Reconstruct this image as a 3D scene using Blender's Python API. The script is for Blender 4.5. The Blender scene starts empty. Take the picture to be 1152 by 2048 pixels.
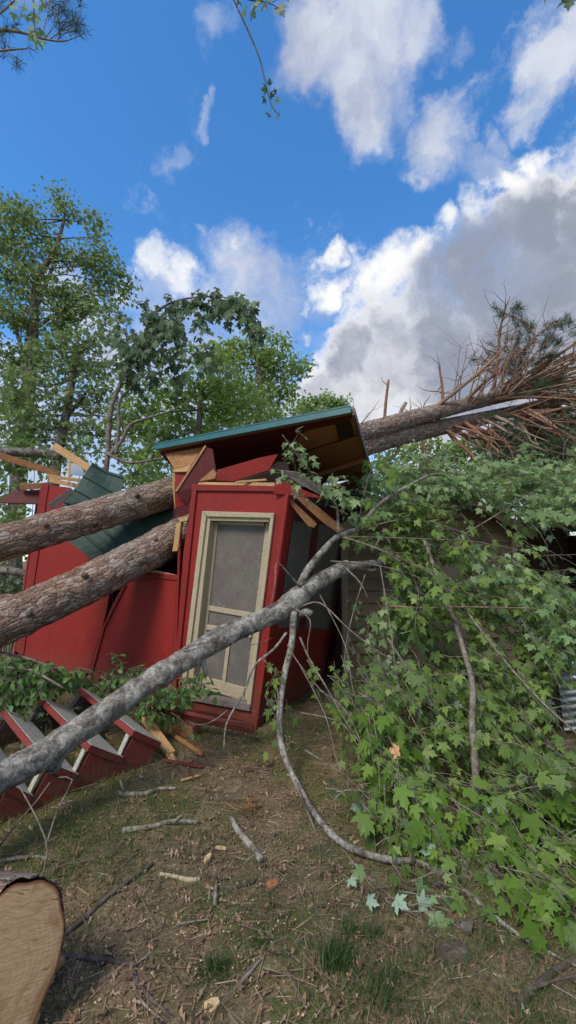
import bpy, bmesh, math, random
import numpy as np
from mathutils import Vector, noise as mnoise

# ------------------------------------------------------------------ camera, sky, sun, exposure
scene = bpy.context.scene
R = math.radians
FPX = 859.0                      # focal length in photograph pixels (1152 x 2048)
PITCH = R(6.4)
CAM = np.array([0.0, 0.0, 1.6])
cd = bpy.data.cameras.new('camera')
cd.sensor_fit = 'VERTICAL'
cd.angle = 2 * math.atan(1024 / FPX)
cd.clip_start = 0.05
cd.clip_end = 2000
co = bpy.data.objects.new('camera', cd)
scene.collection.objects.link(co)
co.location = CAM
co.rotation_euler = (math.pi / 2 + PITCH, 0, 0)
scene.camera = co
scene.view_settings.view_transform = 'Standard'
scene.view_settings.look = 'None'
scene.view_settings.gamma = 1
scene.view_settings.use_curve_mapping = False
scene.view_settings.exposure = 1.05
scene.render.engine = 'CYCLES'
scene.cycles.max_bounces = 5
scene.cycles.diffuse_bounces = 3
scene.cycles.transparent_max_bounces = 12
scene.cycles.use_denoising = True

SUN_EL, SUN_AZ = R(48), R(215)   # azimuth clockwise from +Y: behind the camera, over the left shoulder
sl = bpy.data.lights.new('sun', 'SUN')
sl.energy = 1.5
sl.angle = R(20)
sl.color = (1.0, 0.93, 0.82)
so = bpy.data.objects.new('sun', sl)
scene.collection.objects.link(so)
sdir = Vector((math.sin(SUN_AZ) * math.cos(SUN_EL), math.cos(SUN_AZ) * math.cos(SUN_EL), math.sin(SUN_EL)))
so.rotation_euler = sdir.to_track_quat('Z', 'Y').to_euler()
so.location = sdir * 50

cp, sp = math.cos(PITCH), math.sin(PITCH)
def ray(px, py):
    u = (px - 576.0) / FPX; v = (1024.0 - py) / FPX
    return np.array([u, cp - v * sp, sp + v * cp])

# ---- the sky: Nishita blue with drifting cumulus
world = bpy.data.worlds.new('World'); scene.world = world
world.use_nodes = True
wn = world.node_tree.nodes; wl = world.node_tree.links
wn.clear()
def N(t, **kw):
    n = wn.new(t)
    for k, v in kw.items(): setattr(n, k, v)
    return n
def WM(op, a, b=None, c=None, clamp=False):
    n = N('ShaderNodeMath', operation=op, use_clamp=clamp)
    for i, x in enumerate((a, b, c)):
        if x is None: continue
        if isinstance(x, (int, float)): n.inputs[i].default_value = x
        else: wl.new(x, n.inputs[i])
    return n.outputs[0]
def WV(op, a, b=None, out=0):
    n = N('ShaderNodeVectorMath', operation=op)
    for i, x in enumerate((a, b)):
        if x is None: continue
        if isinstance(x, (tuple, list)): n.inputs[i].default_value = x
        else: wl.new(x, n.inputs[i])
    return n.outputs[out]
def WMR(v, a, b, c, d, smooth=True):
    n = N('ShaderNodeMapRange', interpolation_type='SMOOTHSTEP' if smooth else 'LINEAR')
    wl.new(v, n.inputs[0])
    for i, x in enumerate((a, b, c, d)): n.inputs[i + 1].default_value = x
    return n.outputs[0]
tc = N('ShaderNodeTexCoord'); gen = tc.outputs['Generated']
def wnoise(scale, detail, rough, col=False, vec=None, off=(0, 0, 0), lac=2.0):
    n = N('ShaderNodeTexNoise')
    n.inputs['Scale'].default_value = scale; n.inputs['Detail'].default_value = detail
    n.inputs['Roughness'].default_value = rough; n.inputs['Lacunarity'].default_value = lac
    wl.new(WV('ADD', vec if vec else gen, off), n.inputs['Vector'])
    return n.outputs['Color' if col else 'Fac']
warp = WV('SUBTRACT', wnoise(4.2, 7, 0.60, True), (0.5, 0.5, 0.5))
sc_ = N('ShaderNodeVectorMath', operation='SCALE'); wl.new(warp, sc_.inputs[0]); sc_.inputs['Scale'].default_value = 0.30
dwarp = WV('ADD', gen, sc_.outputs[0])
def blobs(lst, r0=1.35, r1=0.25, grow=1.22):
    acc = None
    for (px, py, r, w) in lst:
        d = ray(px, py); ln = np.linalg.norm(d); d = d / ln
        rr = (r * grow / FPX) / ln ** 1.3
        dist = WV('DISTANCE', dwarp, tuple(float(x) for x in d), out=1)
        m = WMR(dist, rr * r0, rr * r1, 0.0, w)
        acc = m if acc is None else WM('MAXIMUM', acc, m)
    return acc
pale = blobs([(600, 70, 95, 1), (730, 60, 150, 1), (690, 175, 80, .95), (820, 10, 100, .8), (560, 10, 40, .7),
              (885, 235, 90, .85), (835, 310, 42, .75), (945, 215, 55, .66), (1035, 235, 40, .6), (860, 270, 60, .7), (990, 300, 60, .6), (1135, 130, 70, .9), (1110, 210, 40, .7),
              (960, 15, 45, .5), (410, 178, 26, .42), (330, 272, 45, .40), (390, 5, 60, .55), (15, 40, 60, .6), (35, 130, 40, .35),
              (500, 520, 75, .75), (545, 600, 85, .75), (510, 560, 50, .8), (590, 690, 28, .8), (585, 740, 28, .7), (610, 440, 30, .6), (440, 450, 26, .5),
              (470, 660, 110, .56), (340, 610, 90, .62), (120, 600, 90, .8), (260, 800, 220, .72), (60, 780, 160, .7), (30, 900, 260, .75), (500, 900, 300, .75),
              (640, 640, 60, .62)])
bright = blobs([(1085, 310, 60, 1), (1010, 365, 55, 1), (940, 420, 66, .95), (860, 460, 45, .85), (1120, 280, 35, .9),
                (735, 565, 75, 1), (655, 520, 40, .9), (650, 595, 55, .95), (690, 640, 50, .9), (600, 620, 24, .8), (800, 520, 50, .9), (335, 545, 60, .85), (270, 580, 66, .8), (395, 570, 50, .7), (520, 500, 30, .6),
                (640, 750, 45, .9), (690, 690, 45, .8), (590, 690, 24, .8)], grow=.98)
dark = blobs([(1070, 470, 95, 1), (1130, 420, 60, .9), (975, 540, 110, .95), (870, 610, 105, .78), (1060, 620, 170, .95), (780, 660, 85, .62),
              (1150, 640, 200, 1), (830, 740, 130, .68), (960, 740, 190, .9), (720, 770, 80, .6), (1110, 800, 300, 1), (1300, 600, 300, 1), (700, 720, 60, .8), (660, 810, 80, .8), (1010, 470, 70, .9)], 1.25, 0.35, 1.25)
fbm = wnoise(6.0, 7, 0.62, vec=dwarp, off=(3.1, 1.7, 0.4))
fine = WM('MULTIPLY', WM('SUBTRACT', fbm, 0.5), 1.35)
# outside the view broken cloud goes on, thickened to add neutral fill light
vdir = (0.0, cp, sp)
away = WMR(WV('DOT_PRODUCT', gen, vdir, out=1), 0.62, 0.40, 0.0, 1.0)
fill_cloud = WM('MULTIPLY', WMR(wnoise(2.2, 6, 0.6, vec=dwarp, off=(9, 2, 5)), 0.40, 0.56, 0.0, 1.1), away)
lum_pale = WMR(WM('ADD', WM('MAXIMUM', pale, fill_cloud), fine), 0.14, 1.02, 0.0, 0.95)
lum_bri = WMR(WM('ADD', bright, WM('MULTIPLY', fine, 1.2)), 0.20, 1.12, 0.0, 1.0)
rim_n = wnoise(3.0, 3, 0.5, off=(4, 4, 1))
lum_rim = WM('MULTIPLY', WMR(WM('ADD', dark, fine), 0.08, 0.55, 0.0, 1.0), WMR(rim_n, .38, .62, .25, 1.0))
lum_dark = WMR(WM('ADD', dark, WM('MULTIPLY', fine, 0.9)), 0.26, 1.02, 0.0, 1.0)
haze_h = WMR(WV('DOT_PRODUCT', gen, (0.0, 0.0, 1.0), out=1), 0.40, -0.02, 0.0, 0.75)

sky = N('ShaderNodeTexSky', sky_type='NISHITA', sun_disc=False)
sky.sun_elevation = SUN_EL; sky.sun_rotation = SUN_AZ
sky.air_density = 1.0; sky.dust_density = 0.3; sky.ozone_density = 3.0
hsv = N('ShaderNodeHueSaturation'); wl.new(sky.outputs[0], hsv.inputs['Color'])
hsv.inputs['Saturation'].default_value = 1.27; hsv.inputs['Value'].default_value = 1.5
def wmix(f, a, b):
    n = N('ShaderNodeMix', data_type='RGBA')
    wl.new(f, n.inputs['Factor'])
    for s, x in ((6, a), (7, b)):
        if isinstance(x, tuple): n.inputs[s].default_value = (*x, 1)
        else: wl.new(x, n.inputs[s])
    return n.outputs[2]
var = wnoise(3.0, 6, 0.62, off=(1, 7, 2), vec=dwarp)
c_pale = wmix(WMR(var, .38, .62, 0, 1), (2.5, 2.8, 3.7), (4.3, 4.5, 5.0))
c_dark = wmix(WMR(var, .42, .70, 0, 1), (1.75, 1.95, 2.5), (3.9, 4.0, 4.4))
col = wmix(WM('MULTIPLY', haze_h, 0.42), hsv.outputs[0], (4.2, 4.6, 5.3))
col = wmix(lum_pale, col, c_pale)
col = wmix(lum_bri, col, (5.9, 5.9, 5.8))
col = wmix(lum_rim, col, (5.4, 5.4, 5.5))
col = wmix(lum_dark, col, c_dark)
bg = N('ShaderNodeBackground'); wl.new(col, bg.inputs['Color']); bg.inputs['Strength'].default_value = 0.084
wo = N('ShaderNodeOutputWorld'); wl.new(bg.outputs[0], wo.inputs['Surface'])
world.cycles.sampling_method = 'MANUAL'; world.cycles.sample_map_resolution = 512

# ------------------------------------------------------------------ helpers
C = scene.collection
rng = np.random.default_rng(11)
random.seed(5)
def gz(x, y):
    return (0.022 * np.sin(1.3 * x + .5) * np.cos(1.1 * y) + 0.014 * np.sin(3.1 * x + 1.7 * y) + 0.007 * np.sin(7 * x - 5 * y + 1)
            + 0.005 * np.sin(13 * x + 11 * y))
def P(px, py, Y):
    """the point seen at photograph pixel (px, py), Y metres in front of the camera"""
    r = ray(px, py)
    return CAM + r * (Y / r[1])
def G(px, py, lift=0.0):
    """the point of the ground seen at that pixel"""
    r = ray(px, py)
    z = 0.0
    for _ in range(6):
        p = CAM + r * ((z + lift - CAM[2]) / r[2]); z = float(gz(p[0], p[1]))
    return p
def PG(px, py, Y, lift=0.02):
    p = P(px, py, Y)
    if p[2] < gz(p[0], p[1]) + lift and ray(px, py)[2] < 0: p = G(px, py, lift)
    return p
def U(px, py, pl):
    o, n = pl
    r = ray(px, py)
    return CAM + r * (np.dot(o - CAM, n) / np.dot(r, n))
def nrm(v):
    v = np.asarray(v, float); return v / (np.linalg.norm(v) + 1e-9)

def tag(o, label=None, cat=None, group=None, kind=None):
    if label: o['label'] = label
    if cat: o['category'] = cat
    if group: o['group'] = group
    if kind: o['kind'] = kind
    return o
def thing(name, label, cat, loc=(0, 0, 0), group=None):
    o = bpy.data.objects.new(name, None); C.objects.link(o)
    o.location = [float(x) for x in loc]; o.empty_display_size = 0.2
    return tag(o, label, cat, group)
def link(name, me, mat, parent=None, smooth=False, bevel=0.0):
    o = bpy.data.objects.new(name, me); C.objects.link(o)
    if mat is not None and not me.materials: me.materials.append(mat)
    if parent is not None:
        o.parent = parent
        base = parent
        off = Vector((0, 0, 0))
        while base is not None:
            off += base.location; base = base.parent
        o.location = -off
    if smooth: me.polygons.foreach_set('use_smooth', [True] * len(me.polygons))
    if bevel:
        m = o.modifiers.new('edge', 'BEVEL'); m.width = bevel; m.segments = 1; m.limit_method = 'ANGLE'
    return o

class MB:
    def __init__(s): s.v = []; s.f = []; s.uv = []
    def add(s, vs, fs, uvs=None):
        b = len(s.v); s.v += [tuple(float(c) for c in v) for v in vs]
        s.f += [tuple(b + i for i in f) for f in fs]
        if uvs is None: uvs = [(0.0, 0.0)] * sum(len(f) for f in fs)
        s.uv += uvs
        return s
    def prism(s, pts, ext):
        """polygon pts pushed along the vector ext"""
        n = len(pts); ext = np.asarray(ext)
        a = [np.asarray(p) for p in pts]; b = [p + ext for p in a]
        fs = [tuple(range(n))[::-1], tuple(range(n, 2 * n))] + [(i, (i + 1) % n, n + (i + 1) % n, n + i) for i in range(n)]
        vs = a + b
        # orient outward
        nn = np.zeros(3)
        for i in range(n): nn += np.cross(a[i] - a[0], a[(i + 1) % n] - a[0])
        if np.dot(nn, ext) < 0: fs = [f[::-1] for f in fs]
        return s.add(vs, fs)
    def beam(s, a, b, w, h, up=(0, 0, 1), jag=0.0):
        a = np.asarray(a, float); b = np.asarray(b, float); d = nrm(b - a)
        sd = nrm(np.cross(d, up)); u2 = np.cross(sd, d)
        def ring(p, j):
            return [p + sd * w / 2 * i + u2 * h / 2 * k + d * random.uniform(-j, j) for i, k in ((-1, -1), (1, -1), (1, 1), (-1, 1))]
        if jag == 0:
            vs = ring(a, 0) + ring(b, 0)
            return s.add(vs, [(3, 2, 1, 0), (4, 5, 6, 7)] + [(i, (i + 1) % 4, 4 + (i + 1) % 4, 4 + i) for i in range(4)])
        vs = ring(a, 0.0) + ring(b, 0.0)
        s.add(vs, [(3, 2, 1, 0), (4, 5, 6, 7)] + [(i, (i + 1) % 4, 4 + (i + 1) % 4, 4 + i) for i in range(4)])
        # splinters at the broken end
        for k in range(5):
            o = b + sd * random.uniform(-w / 2, w / 2) * .8 + u2 * random.uniform(-h / 2, h / 2) * .8
            q = o + d * random.uniform(.3, 1) * jag + sd * random.uniform(-.2, .2) * jag * .4
            t = max(0.004, w * .12)
            rr = [o - d * .01 + sd * t * i + u2 * min(t, h * .4) * k2 for i, k2 in ((-1, -1), (1, -1), (1, 1), (-1, 1))]
            s.add(rr + [q], [(0, 1, 4), (1, 2, 4), (2, 3, 4), (3, 0, 4)])
        return s
    def tube(s, pts, rad, sides=8, cap=True, rough=0.0, rfreq=6.0, seed=0.0):
        pts = [np.asarray(p, float) for p in pts]; n = len(pts)
        t = [nrm(pts[min(i + 1, n - 1)] - pts[max(i - 1, 0)]) for i in range(n)]
        a = np.array([0, 0, 1.0]) if abs(t[0][2]) < .9 else np.array([1.0, 0, 0])
        x = nrm(np.cross(t[0], a)); L = 0.0
        vs = []; fs = []; uvs = []; Ls = []
        for i in range(n):
            x = nrm(x - t[i] * np.dot(x, t[i])); y = np.cross(t[i], x)
            if i: L += np.linalg.norm(pts[i] - pts[i - 1])
            Ls.append(L)
            for k in range(sides):
                an = 2 * math.pi * k / sides; r = rad[i]
                d = x * math.cos(an) + y * math.sin(an)
                if rough:
                    q = pts[i] + d * r
                    r *= 1 + rough * mnoise.noise((q[0] * rfreq + seed, q[1] * rfreq, q[2] * rfreq)) + rough * .5 * mnoise.noise((q[0] * rfreq * 3 + seed, q[1] * rfreq * 3, q[2] * rfreq * 3))
                vs.append(pts[i] + d * r)
        c = 2 * math.pi * rad[0] / sides
        for i in range(n - 1):
            for k in range(sides):
                k2 = (k + 1) % sides
                fs.append((i * sides + k, i * sides + k2, (i + 1) * sides + k2, (i + 1) * sides + k))
                uvs += [(k * c, Ls[i]), ((k + 1) * c, Ls[i]), ((k + 1) * c, Ls[i + 1]), (k * c, Ls[i + 1])]
        if cap:
            fs.append(tuple(range(sides))[::-1]); uvs += [(0, 0)] * sides
            fs.append(tuple(range((n - 1) * sides, n * sides))); uvs += [(0, 0)] * sides
        return s.add(vs, fs, uvs)
    def mesh(s, name):
        me = bpy.data.meshes.new(name); me.from_pydata(s.v, [], s.f)
        if len(s.uv) == len(me.loops):
            l = me.uv_layers.new(name='UVMap'); l.data.foreach_set('uv', np.array(s.uv, dtype=np.float32).ravel())
        return me
    def build(s, name, mat, parent=None, smooth=False, bevel=0.0):
        return link(name, s.mesh(name), mat, parent, smooth, bevel)

def smooth_path(pts, rads, step=0.1):
    """Catmull-Rom through the points"""
    pts = [np.asarray(p, float) for p in pts]; o = []; r = []
    for i in range(len(pts) - 1):
        p0 = pts[max(i - 1, 0)]; p1 = pts[i]; p2 = pts[i + 1]; p3 = pts[min(i + 2, len(pts) - 1)]
        m = max(1, int(np.linalg.norm(p2 - p1) / step))
        for k in range(m):
            t = k / m
            o.append(.5 * (2 * p1 + (p2 - p0) * t + (2 * p0 - 5 * p1 + 4 * p2 - p3) * t * t + (3 * p1 - p0 - 3 * p2 + p3) * t ** 3))
            r.append(rads[i] * (1 - t) + rads[i + 1] * t)
    o.append(pts[-1]); r.append(rads[-1])
    return o, r

# ---- leaves
def fan(outline, c, fold=0.12, curl=0.18):
    pts = [c] + outline
    v = np.array([(x, y, fold * abs(x) - curl * (y - .3) ** 2 - .25 * x * x) for x, y in pts])
    n = len(outline)
    f = np.array([(0, 1 + i, 1 + (i + 1) % n) for i in range(n)])
    return v, f
_mr = [(0, 0), (.17, -.07), (.40, -.03), (.28, .13), (.46, .27), (.57, .54), (.36, .47), (.19, .42), (.24, .67), (.10, .76)]
MAPLE = fan(_mr + [(0, 1.0)] + [(-x, y) for x, y in _mr[:0:-1]], (0, .28))
_ml = [(0, 0), (.38, -.02), (.24, .17), (.54, .50), (.18, .42), (.20, .70)]
MAPLE_LO = fan(_ml + [(0, 1.0)] + [(-x, y) for x, y in _ml[:0:-1]], (0, .28))
_ol = [(0, 0), (.20, .22), (.30, .55), (.18, .85)]
OVAL = fan(_ol + [(0, 1.0)] + [(-x, y) for x, y in _ol[:0:-1]], (0, .45), .2, .2)
_dl = [(0, 0), (.34, .5)]
DIAM = (np.array([(0, 0, 0), (.33, .48, .1), (0, 1, -.12), (-.33, .48, .1)]), np.array([(0, 1, 2), (0, 2, 3)]))

class Leaves:
    def __init__(s): s.p = []; s.d = []; s.n = []; s.s = []
    def add(s, p, d, n, size): s.p.append(p); s.d.append(d); s.n.append(n); s.s.append(size)
    def arrays(s):
        p = np.array(s.p, float).reshape(-1, 3); d = np.array(s.d, float).reshape(-1, 3); n = np.array(s.n, float).reshape(-1, 3)
        d /= np.linalg.norm(d, axis=1, keepdims=True) + 1e-9
        x = np.cross(d, n); x /= np.linalg.norm(x, axis=1, keepdims=True) + 1e-9
        z = np.cross(x, d)
        return p, x, d, z, np.array(s.s, float)
    def mesh(s, name, tpl, sel=None):
        p, x, d, z, sz = s.arrays()
        if sel is not None: p, x, d, z, sz = p[sel], x[sel], d[sel], z[sel], sz[sel]
        tv, tf = tpl; m = len(p); k = len(tv)
        cu = rng.uniform(.3, 1.8, m) * np.where(rng.random(m) < .3, 2.6, 1); wd = rng.uniform(.85, 1.12, m)
        v = (p[:, None, :] + (x * wd[:, None])[:, None, :] * (tv[:, 0])[None, :, None] * sz[:, None, None]
             + d[:, None, :] * tv[:, 1][None, :, None] * sz[:, None, None]
             + (z * cu[:, None])[:, None, :] * tv[:, 2][None, :, None] * sz[:, None, None]).reshape(-1, 3)
        f = (tf[None] + (np.arange(m) * k)[:, None, None]).reshape(-1, 3)
        return tri_mesh(name, v, f)
def tri_mesh(name, v, f):
    me = bpy.data.meshes.new(name)
    me.vertices.add(len(v)); me.vertices.foreach_set('co', np.asarray(v, np.float32).ravel())
    me.loops.add(f.size); me.loops.foreach_set('vertex_index', np.asarray(f, np.int32).ravel())
    me.polygons.add(len(f)); me.polygons.foreach_set('loop_start', np.arange(0, f.size, 3, dtype=np.int32))
    me.polygons.foreach_set('loop_total', np.full(len(f), 3, np.int32))
    me.update(calc_edges=True); me.validate()
    return me
def rdir(): return nrm(rng.normal(size=3))

# ------------------------------------------------------------------ materials
def new_mat(name):
    m = bpy.data.materials.new(name); m.use_nodes = True
    nt = m.node_tree; nt.nodes.clear()
    return m, nt
class NT:
    def __init__(s, name):
        s.m, s.t = new_mat(name)
        s.out = s.t.nodes.new('ShaderNodeOutputMaterial')
    def n(s, t, ins=None, **kw):
        k = s.t.nodes.new(t)
        for a, b in kw.items(): setattr(k, a, b)
        for a, b in (ins or {}).items():
            if hasattr(b, 'is_output') or isinstance(b, bpy.types.NodeSocket): s.t.links.new(b, k.inputs[a])
            else: k.inputs[a].default_value = b
        return k
    def ramp(s, fac, stops, interp='LINEAR'):
        k = s.n('ShaderNodeValToRGB', {0: fac}); e = k.color_ramp; e.interpolation = interp
        while len(e.elements) < len(stops): e.elements.new(.5)
        for el, (p, c) in zip(e.elements, stops):
            el.position = p; el.color = (*c, 1) if len(c) == 3 else c
        return k.outputs[0]
    def noise(s, vec, scale, detail=5, rough=.6, dist=0.0):
        i = {'Scale': scale, 'Detail': detail, 'Roughness': rough, 'Distortion': dist}
        if vec is not None: i['Vector'] = vec
        return s.n('ShaderNodeTexNoise', i).outputs['Fac']
    def mix(s, f, a, b, mode='MIX'):
        k = s.n('ShaderNodeMix', data_type='RGBA', blend_type=mode)
        for i, x in ((0, f), (6, a), (7, b)):
            if isinstance(x, bpy.types.NodeSocket): s.t.links.new(x, k.inputs[i])
            elif isinstance(x, tuple): k.inputs[i].default_value = (*x, 1)
            else: k.inputs[i].default_value = x
        return k.outputs[2]
    def math(s, op, a, b=0.0, clamp=False):
        k = s.n('ShaderNodeMath', {0: a, 1: b}, operation=op, use_clamp=clamp); return k.outputs[0]
    def mr(s, v, a, b, c=0.0, d=1.0):
        return s.n('ShaderNodeMapRange', {0: v, 1: a, 2: b, 3: c, 4: d}).outputs[0]
    def coords(s, kind='Object', scale=(1, 1, 1)):
        tc = s.n('ShaderNodeTexCoord').outputs[kind]
        return s.n('ShaderNodeMapping', {'Vector': tc, 'Scale': scale}).outputs[0]
    def finish(s, colr, rough=.7, spec=.3, bump=None, bstr=.4, bdist=.01, metal=0.0, extra=None):
        i = {'Base Color': colr, 'Roughness': rough, 'Specular IOR Level': spec, 'Metallic': metal}
        if bump is not None:
            i['Normal'] = s.n('ShaderNodeBump', {'Height': bump, 'Strength': bstr, 'Distance': bdist}).outputs[0]
        p = s.n('ShaderNodeBsdfPrincipled', i)
        s.t.links.new(p.outputs[0], s.out.inputs[0])
        return s.m
    def rnd(s):
        a = s.n('ShaderNodeNewGeometry').outputs['Random Per Island']
        b = s.n('ShaderNodeObjectInfo').outputs['Random']
        return s.math('FRACT', s.math('ADD', a, b))

def leaf_mat(name, stops, back, trans=.32, rough=.5):
    k = NT(name); r = k.rnd()
    col = k.ramp(r, stops)
    nz = k.noise(k.coords('Object'), 60, 2)
    col = k.mix(.35, col, k.ramp(nz, [(.3, tuple(c * .6 for c in stops[1][1])), (.7, tuple(min(1, c * 1.5) for c in stops[1][1]))]))
    bf = k.n('ShaderNodeNewGeometry').outputs['Backfacing']
    c2 = k.mix(bf, col, k.mix(.75, col, back))
    p = k.n('ShaderNodeBsdfPrincipled', {'Base Color': c2, 'Roughness': rough, 'Specular IOR Level': .35})
    tcol = k.mix(.5, col, (min(1, stops[1][1][0] * 2.2), min(1, stops[1][1][1] * 2.0), stops[1][1][2] * .8))
    t = k.n('ShaderNodeBsdfTranslucent', {'Color': tcol})
    mx = k.n('ShaderNodeMixShader', {0: trans}); k.t.links.new(p.outputs[0], mx.inputs[1]); k.t.links.new(t.outputs[0], mx.inputs[2])
    k.t.links.new(mx.outputs[0], k.out.inputs[0])
    return k.m
M = {}
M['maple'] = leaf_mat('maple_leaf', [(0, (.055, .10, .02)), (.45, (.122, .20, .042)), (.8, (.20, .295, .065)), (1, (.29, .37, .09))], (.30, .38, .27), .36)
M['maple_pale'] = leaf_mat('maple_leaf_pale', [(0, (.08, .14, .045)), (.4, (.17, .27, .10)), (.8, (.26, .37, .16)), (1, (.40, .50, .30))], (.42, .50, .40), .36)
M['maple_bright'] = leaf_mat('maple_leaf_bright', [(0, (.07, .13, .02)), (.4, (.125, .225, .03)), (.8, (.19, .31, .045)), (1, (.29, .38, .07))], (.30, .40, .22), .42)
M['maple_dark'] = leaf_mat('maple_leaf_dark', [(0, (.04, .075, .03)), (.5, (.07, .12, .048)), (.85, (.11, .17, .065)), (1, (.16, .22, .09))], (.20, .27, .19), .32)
M['oak'] = leaf_mat('oak_leaf', [(0, (.085, .135, .055)), (.5, (.15, .22, .088)), (.85, (.22, .30, .125)), (1, (.30, .37, .18))], (.20, .27, .14), .45)
M['spring'] = leaf_mat('light_tree_leaf', [(0, (.10, .17, .045)), (.5, (.18, .28, .075)), (.85, (.25, .36, .10)), (1, (.32, .42, .14))], (.25, .34, .15), .5)
M['ivy'] = leaf_mat('undergrowth_leaf', [(0, (.035, .075, .015)), (.5, (.065, .14, .028)), (.85, (.10, .20, .04)), (1, (.16, .26, .06))], (.14, .22, .10), .3)
M['needle'] = leaf_mat('pine_needle', [(0, (.018, .04, .018)), (.5, (.035, .065, .03)), (.9, (.06, .095, .04)), (1, (.14, .10, .05))], (.05, .09, .04), .15)
M['brown_needle'] = leaf_mat('dead_pine_needle', [(0, (.16, .07, .025)), (.5, (.26, .12, .04)), (1, (.36, .2, .08))], (.3, .15, .06), .15)

def wood_mat(name, c0, c1, c2, scale=(1, 1, 1), fine=60):
    k = NT(name); v = k.coords('Object')
    w = k.noise(v, fine, 4, .7, .4); g = k.noise(v, 4, 4)
    col = k.mix(k.mr(g, .35, .65), k.ramp(w, [(.3, c0), (.55, c1), (.8, c2)]), k.ramp(w, [(.3, tuple(x * .7 for x in c0)), (.6, c1)]))
    return k.finish(col, .75, .2, w, .35, .006)
M['fresh_wood'] = wood_mat('fresh_split_wood', (.33, .18, .075), (.50, .305, .145), (.62, .43, .24))
M['ply'] = wood_mat('bare_plywood', (.34, .14, .06), (.44, .195, .082), (.52, .25, .11), fine=25)
M['ply2'] = wood_mat('orange_plywood', (.25, .115, .048), (.34, .165, .072), (.43, .24, .115), fine=25)
M['cream'] = wood_mat('cream_trim', (.38, .31, .205), (.43, .355, .24), (.475, .40, .28), fine=40)
M['cream_in'] = wood_mat('cream_door_frame', (.38, .31, .205), (.42, .35, .235), (.46, .385, .265), fine=40)
M['grey_wood'] = wood_mat('weathered_tread', (.28, .27, .22), (.42, .41, .34), (.54, .52, .44), fine=45)
M['rot'] = wood_mat('rotten_board', (.11, .085, .07), (.19, .16, .14), (.27, .24, .22), fine=35)
M['dark_wood'] = wood_mat('dark_lumber', (.05, .035, .025), (.09, .065, .05), (.12, .09, .07), fine=40)
M['chip'] = wood_mat('wood_chip', (.42, .28, .14), (.55, .40, .22), (.62, .48, .3))

def red_mat(name, base, dirt=.35):
    k = NT(name); v = k.coords('Object')
    f = k.noise(v, 160, 3, .7); g = k.noise(v, 2.3, 5, .6); s = k.noise(v, 75, 1, .4)
    col = k.ramp(f, [(.3, tuple(c * .72 for c in base)), (.5, base), (.75, tuple(c * 1.3 for c in base))])
    col = k.mix(k.mr(g, .42, .70, 0, dirt), col, tuple(c * .55 + .006 for c in base))
    wv = k.noise(k.coords('Object', (9, 9, .8)), 3, 3, .6)
    col = k.mix(k.mr(wv, .55, .75, 0, .25), col, tuple(min(1, c * 1.35 + .015) for c in base))
    col = k.mix(k.mr(s, .735, .77, 0, .55), col, (.42, .34, .22))
    zz = k.n('ShaderNodeSeparateXYZ', {0: k.n('ShaderNodeNewGeometry').outputs['Position']}).outputs[2]
    mud = k.math('MULTIPLY', k.mr(k.math('ADD', zz, k.math('MULTIPLY', k.noise(v, 5, 5, .7), -.55)), -.18, .28, .75, 0), k.mr(k.noise(v, 32, 4, .7), .35, .6))
    col = k.mix(mud, col, (.11, .075, .05))
    st = k.noise(k.coords('Object', (22, 22, .5)), 2, 4, .65)
    col = k.mix(k.mr(st, .58, .72, 0, .4), col, tuple(c * .45 for c in base))
    sc2 = k.noise(k.coords('Object', (3, 3, 30)), 4, 3, .8)
    col = k.mix(k.mr(sc2, .70, .74, 0, .6), col, (.32, .20, .12))
    h = k.math('ADD', f, k.math('MULTIPLY', g, .6))
    return k.finish(col, .62, .3, h, .32, .006)
M['red'] = red_mat('barn_red_paint', (.25, .0155, .011))
M['red_trim'] = red_mat('barn_red_trim', (.215, .0165, .012), .4)
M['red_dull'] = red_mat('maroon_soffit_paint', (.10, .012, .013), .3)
M['red_stair'] = red_mat('faded_red_paint', (.215, .018, .014), .5)

k = NT('green_steel'); v = k.coords('Object'); g = k.noise(v, 3, 6, .65); f = k.noise(v, 40, 4)
M['green'] = k.finish(k.mix(k.mr(g, .4, .7, 0, .6), (.016, .042, .032), (.035, .068, .052)), k.mr(f, .3, .7, .55, .72), .3, f, .06, .004)
k = NT('teal_steel'); v = k.coords('Object'); g = k.noise(v, 5, 5, .65)
M['teal'] = k.finish(k.mix(k.mr(g, .4, .7, 0, .7), (.012, .095, .10), (.026, .14, .142)), .42, .5, g, .08, .01)
k = NT('window_screen'); v = k.coords('Object'); g = k.noise(v, 5, 5, .7); f = k.noise(k.coords('Object', (1, 1, .25)), 24, 3)
s_ = k.noise(v, 38, 1, .3)
colr = k.mix(k.mr(g, .4, .7), (.15, .13, .112), (.21, .185, .16)); colr = k.mix(k.mr(f, .5, .72, 0, .45), colr, (.16, .15, .14))
colr = k.mix(k.mr(s_, .70, .74, 0, .7), colr, (.34, .30, .24))
p = k.n('ShaderNodeBsdfPrincipled', {'Base Color': colr, 'Roughness': .75, 'Specular IOR Level': .25})
tr = k.n('ShaderNodeBsdfTransparent'); mx = k.n('ShaderNodeMixShader', {0: .2})
k.t.links.new(p.outputs[0], mx.inputs[1]); k.t.links.new(tr.outputs[0], mx.inputs[2]); k.t.links.new(mx.outputs[0], k.out.inputs[0])
M['screen'] = k.m
k = NT('tan_siding'); v = k.coords('Object'); g = k.noise(v, 3, 5, .65); f = k.noise(k.coords('Object', (1, 1, 14)), 6, 5, .7); r_ = k.rnd()
colr = k.ramp(r_, [(0, (.17, .12, .078)), (.5, (.21, .15, .10)), (1, (.25, .18, .122))])
colr = k.mix(k.mr(f, .45, .7, 0, .4), colr, (.16, .115, .08)); colr = k.mix(k.mr(g, .5, .75, 0, .5), colr, (.14, .115, .085))
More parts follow.
